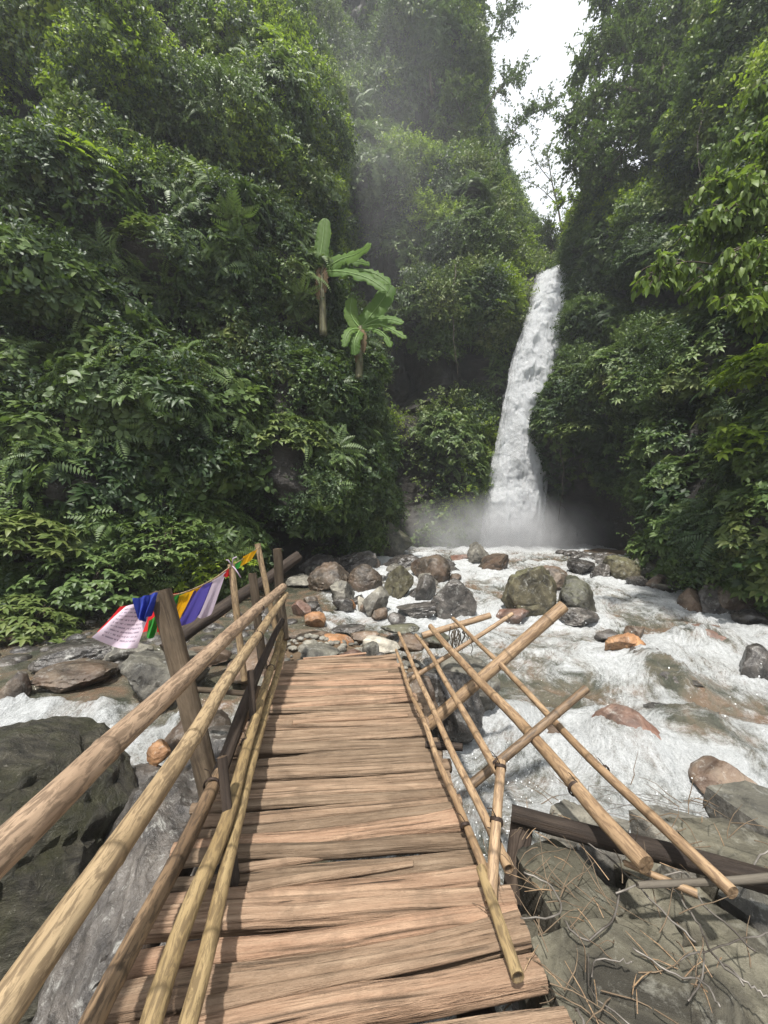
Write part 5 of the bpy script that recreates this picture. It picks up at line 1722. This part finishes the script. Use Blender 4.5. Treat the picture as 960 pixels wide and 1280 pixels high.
# bushes one can tell apart on the walls; three kinds of dome-shaped bush
def bush_mesh(seed, kind):
    r = random.Random(seed); mb = MB()
    for k in range(170):
        z = r.uniform(-.1, 1); an = r.uniform(0, 6.283)
        q_ = math.sqrt(max(0, 1 - z * z)) if z > 0 else 1
        n = Vector((math.cos(an) * q_, math.sin(an) * q_, z))
        c = n * r.uniform(.62, 1.02) * (1 + .22 * math.sin(3 * an + seed) * q_)
        ax = (n * .5 + Vector((0, 0, .8))).normalized()
        e1 = ax.orthogonal().normalized(); e2 = ax.cross(e1)
        a0 = r.uniform(0, 6.28)
        for j in range(7):
            a_ = a0 + 6.283 * j / 7 + r.uniform(-.3, .3)
            d = e1 * math.cos(a_) + e2 * math.sin(a_) + ax * r.uniform(-.1, .4)
            L_ = (.20 if kind == 0 else .15 if kind == 1 else .26) * r.uniform(.6, 1.15)
            leaf_into(mb, c + rv(r, .02), d, ax, L_, L_ * (.42 if kind != 1 else .6), .2, r.uniform(.25, .6))
    return mb.mesh('bush_foliage')
def stems_mesh(seed):
    r = random.Random(seed); mb = MB()
    for k in range(9):
        d = Vector((r.uniform(-.7, .7), r.uniform(-.7, .7), 1)).normalized()
        tube_into(mb, [Vector((0, 0, -.15)), d * .4, d * .75 + rv(r, .1)], [.03, .02, .008], 5)
    return mb.mesh('stems')
BM = {}
def bush(px, py, Y, s, mt, kind, label, group='bushes clinging to the gorge walls'):
    key = (mt, kind)
    if key not in BM:
        f = bush_mesh(len(BM) + 3, kind); f.materials.append(M[mt])
        st = stems_mesh(len(BM)); st.materials.append(M['bark'])
        BM[key] = (f, st)
    root = thing('bush', label, 'bush', P(px, py, Y), group)
    root.scale = (s, s, s * .85); root.rotation_euler = (random.uniform(-.15, .15), random.uniform(-.15, .15), random.uniform(0, 6))
    obj('foliage', BM[key][0], None, root); obj('stems', BM[key][1], None, root)
for a in [
 (800, 505, 17.8, 1.5, 'leaf_olive', 0, 'pale green bush jutting from the middle of the right wall'),
 (722, 545, 20.0, 1.35, 'leaf_olive', 0, 'bush drooping over the rock outcrop right of the waterfall'),
 (706, 500, 22, 1.2, 'leaf_bright', 1, 'mossy bush on the outcrop edge touching the waterfall'),
 (612, 405, 24.6, 1.7, 'leaf_bright', 0, 'bright bush left of the upper waterfall'),
 (588, 350, 25.5, 1.6, 'leaf_mid', 2, 'bush above the bright bush left of the waterfall'),
 (870, 560, 13.6, 1.3, 'leaf_mid', 0, 'leafy bush on the right wall above the dark cave'),
 (905, 660, 11.4, 1.4, 'leaf_olive', 0, 'bush overhanging the dark hollow on the right bank'),
 (850, 685, 13.4, 1.0, 'leaf_mid', 1, 'low bush beside the washed up log on right bank'),
 (945, 560, 8.9, .9, 'leaf_bright', 2, 'large-leaved bush at the right edge half way up'),
 (955, 470, 8.6, .8, 'leaf_bright', 2, 'large-leaved bush at the right edge below the bright shrub'),
 (210, 700, 9.4, 1.2, 'leaf_mid', 1, 'broad-leaved bush low on the left bank behind the flags'),
 (110, 740, 8.4, 1.1, 'leaf_mid', 1, 'bright broad-leaved bush at the water edge left of the flags'),
 (30, 790, 7.4, .9, 'leaf_olive', 0, 'yellowish weedy bush at lower left bank'),
 (265, 720, 10.2, 1.0, 'leaf_bright', 1, 'light green bush just above the flag line'),
 (20, 690, 7.9, 1.0, 'leaf_olive', 2, 'weedy bush under the bare earth scar on the left'),
 (400, 640, 14.6, 1.2, 'leaf_mid', 0, 'bush hanging above the dark overhang on the left'),
 (455, 690, 18.5, 1.2, 'leaf_mid', 1, 'small bush on the ribbed slope left of the waterfall'),
 (360, 560, 12.2, 1.3, 'leaf_olive', 0, 'rounded bush at the edge of the left creeper wall'),
 (90, 240, 10.4, 1.4, 'leaf_bright', 0, 'sunlit bush high on the left wall'),
 (190, 330, 11.2, 1.3, 'leaf_olive', 0, 'pale bush leaning out of the left wall'),
 (300, 350, 12.6, 1.4, 'leaf_mid', 0, 'bush left of the banana plants')]:
    bush(*a)

# ---- banana plants
def blade(parent, ctr, width, seed, torn=0.0, face=Vector((0, -1, .3)), dead=False):
    """banana leaf: midrib through pixel+depth points, blade folded along it"""
    r = random.Random(seed)
    o0 = Vector(parent.location)
    c = crom(np.array([tuple(P(*q) - o0) for q in ctr]), 26)
    n = len(c); W_ = 5
    V, F = [], []
    tear = [[r.uniform(.3, .9) if r.random() < .42 else 0.0 for _ in (0, 1)] for _ in range(n)]
    for i in range(n):
        t = i / (n - 1)
        ax = Vector(c[min(i + 1, n - 1)]) - Vector(c[max(i - 1, 0)]); ax.normalize()
        s = ax.cross(face); s.normalize(); u = s.cross(ax)
        wd = width * .45 * (min(1, (t / .10)) ** .7 if t > .06 else .10) * (math.sqrt(max(0, 1 - ((t - .45) / .56) ** 4)))
        wd = max(wd, .02)
        for j in range(-W_, W_ + 1):
            k = j / W_
            cut = 1 - torn * abs(k) * tear[i][0 if j < 0 else 1]
            p_ = Vector(c[i]) + s * wd * k * cut + u * (abs(k) * wd * .28 - abs(k) ** 2 * wd * .35 + .012 * math.sin(i * 2.3 + j))
            V.append(p_)
    m_ = 2 * W_ + 1
    F = grid_faces(m_, n)
    lf = obj('leaf', mesh_np('leaf', np.array([tuple(x) for x in V]), F), M['dead_leaf'] if dead else M['banana'], parent)
    if dead:
        lf['label'] = 'withered brown leaf hanging along the stem'
        return
    mb = MB(); tube_into(mb, [Vector(x) - Vector((0, .01, 0)) for x in c], list(np.linspace(.035, .008, n)), 5)
    obj('midrib', mb.mesh('midrib'), M['rib'], parent.children[-1])
b = NB('banana_rib'); M['rib'] = b.done(b.bsdf((.12, .20, .05), .5, .3))
b = NB('banana_stem'); nn = b.noise(b.coord((6, 6, 1.5)), 2, 5); M['bstem'] = b.done(b.bsdf(b.ramp(nn, [(.35, (.05, .045, .025)), (.65, (.12, .115, .055))]), .6, .3, b.bump(nn, .5, .02)))
def banana(label, stem, blades):
    root = thing('banana_plant', label, 'banana plant', P(*stem[0]))
    mb = MB(); c = crom(np.array([tuple(P(*q) - Vector(root.location)) for q in stem]), 12)
    tube_into(mb, [Vector(x) for x in c], list(np.linspace(.15, .09, 12)), 10)
    obj('stem', mb.mesh('stem'), M['bstem'], root)
    for k, (ctr, w, torn) in enumerate(blades): blade(root, ctr, w, k + 3, torn)
    x, y_, Y = stem[-1]
    for k, (dx, ln) in enumerate(((-6, 46), (4, 34))):
        blade(root, [(x, y_ + 2, Y), (x + dx * .8, y_ + 6, Y - .12), (x + dx, y_ + ln * .5, Y - .15), (x + dx * .8, y_ + ln, Y - .08)], .24, 40 + k, .8, dead=True)
BY = 13.7
banana('upper banana plant with one upright leaf standing against the haze',
  [(404, 420, BY), (403, 370, BY), (403, 332, BY)],
  [([(402, 334, BY), (401, 318, BY), (404, 296, BY), (406, 273, BY)], .62, .15),
   ([(404, 338, BY), (425, 325, BY - .2), (445, 318, BY - .5), (464, 306, BY - .9)], .75, .5),
   ([(404, 340, BY), (420, 332, BY), (440, 326, BY), (462, 330, BY + .2)], .6, .6),
   ([(404, 340, BY), (430, 340, BY - .4), (460, 348, BY - .8), (484, 364, BY - 1.0)], .55, .7),
   ([(404, 340, BY), (440, 338, BY - .2), (468, 342, BY - .3), (488, 355, BY - .4)], .5, .6),
   ([(403, 338, BY), (388, 330, BY), (376, 338, BY), (368, 352, BY)], .5, .4)])
BZ = 13.7
banana('lower banana plant with a broad leaf slanting up to the right',
  [(448, 475, BZ), (450, 440, BZ), (451, 408, BZ)],
  [([(451, 410, BZ), (462, 396, BZ), (476, 378, BZ), (489, 356, BZ)], .85, .15),
   ([(450, 410, BZ), (442, 400, BZ), (438, 388, BZ), (440, 372, BZ)], .6, .2),
   ([(451, 410, BZ), (470, 400, BZ - .2), (488, 399, BZ - .4), (504, 404, BZ - .6)], .45, .3),
   ([(451, 410, BZ), (472, 406, BZ - .3), (490, 412, BZ - .6), (508, 423, BZ - .8)], .35, .8),
   ([(451, 411, BZ), (470, 412, BZ - .3), (482, 420, BZ - .5), (489, 434, BZ - .6)], .32, .8),
   ([(450, 412, BZ), (440, 412, BZ - .3), (433, 420, BZ - .5), (430, 434, BZ - .6)], .4, .5),
   ([(450, 412, BZ), (446, 420, BZ - .3), (443, 430, BZ - .4), (444, 444, BZ - .4)], .5, .3)])

# bare roots and creepers hanging down the walls
def vine(pts, r0, label, seed):
    r = random.Random(seed)
    c = crom(np.array([tuple(P(*q)) for q in pts]), 24)
    c = c + .06 * np.stack([vnoise(c * 2 + seed, k) for k in range(3)], 1)
    mb = MB()
    tube_into(mb, [Vector(x) for x in c], list(np.linspace(r0, r0 * .4, 24)), 5)
    for k in range(4):
        i = r.randrange(6, 20); a = Vector(c[i]); d = rv(r, .25)
        tube_into(mb, [a, a + d * .6 - Vector((0, 0, .1)), a + d - Vector((0, 0, .35))], [r0 * .5, r0 * .4, r0 * .15], 4)
    tag(obj('hanging_vine', mb.mesh('hanging_vine'), M['limb']), label, 'vine', 'bare vines on the gorge walls')
vine([(700, 560, 21.2), (704, 600, 21.2), (698, 650, 21.4)], .035, 'root hanging over the dark rock right of the waterfall', 4)
vine([(880, 120, 14.5), (872, 190, 14.4), (884, 280, 14.6)], .035, 'long bare vine under the overhanging tree', 5)
vine([(570, 330, 22.5), (566, 400, 22.4), (572, 470, 22.6)], .04, 'long creeper stem on the wall left of the waterfall', 6)

# ================================================================== HAZE: the damp air of the gorge
bm = bmesh.new()
bmesh.ops.create_cube(bm, size=1.0)
me = bpy.data.meshes.new('haze'); bm.to_mesh(me); bm.free()
b = NB('haze')
pv = b.n('VolumePrincipled')
pv.inputs['Color'].default_value = (.88, .93, 1.0, 1)
pv.inputs['Density'].default_value = .0014
pv.inputs['Anisotropy'].default_value = .3
b.link(pv.outputs[0], b.out.inputs['Volume'])
o = obj('haze', me, b.m)
o.scale = (150, 150, 70)
o.location = (0, 15, 30)
tag(o, kind='stuff')
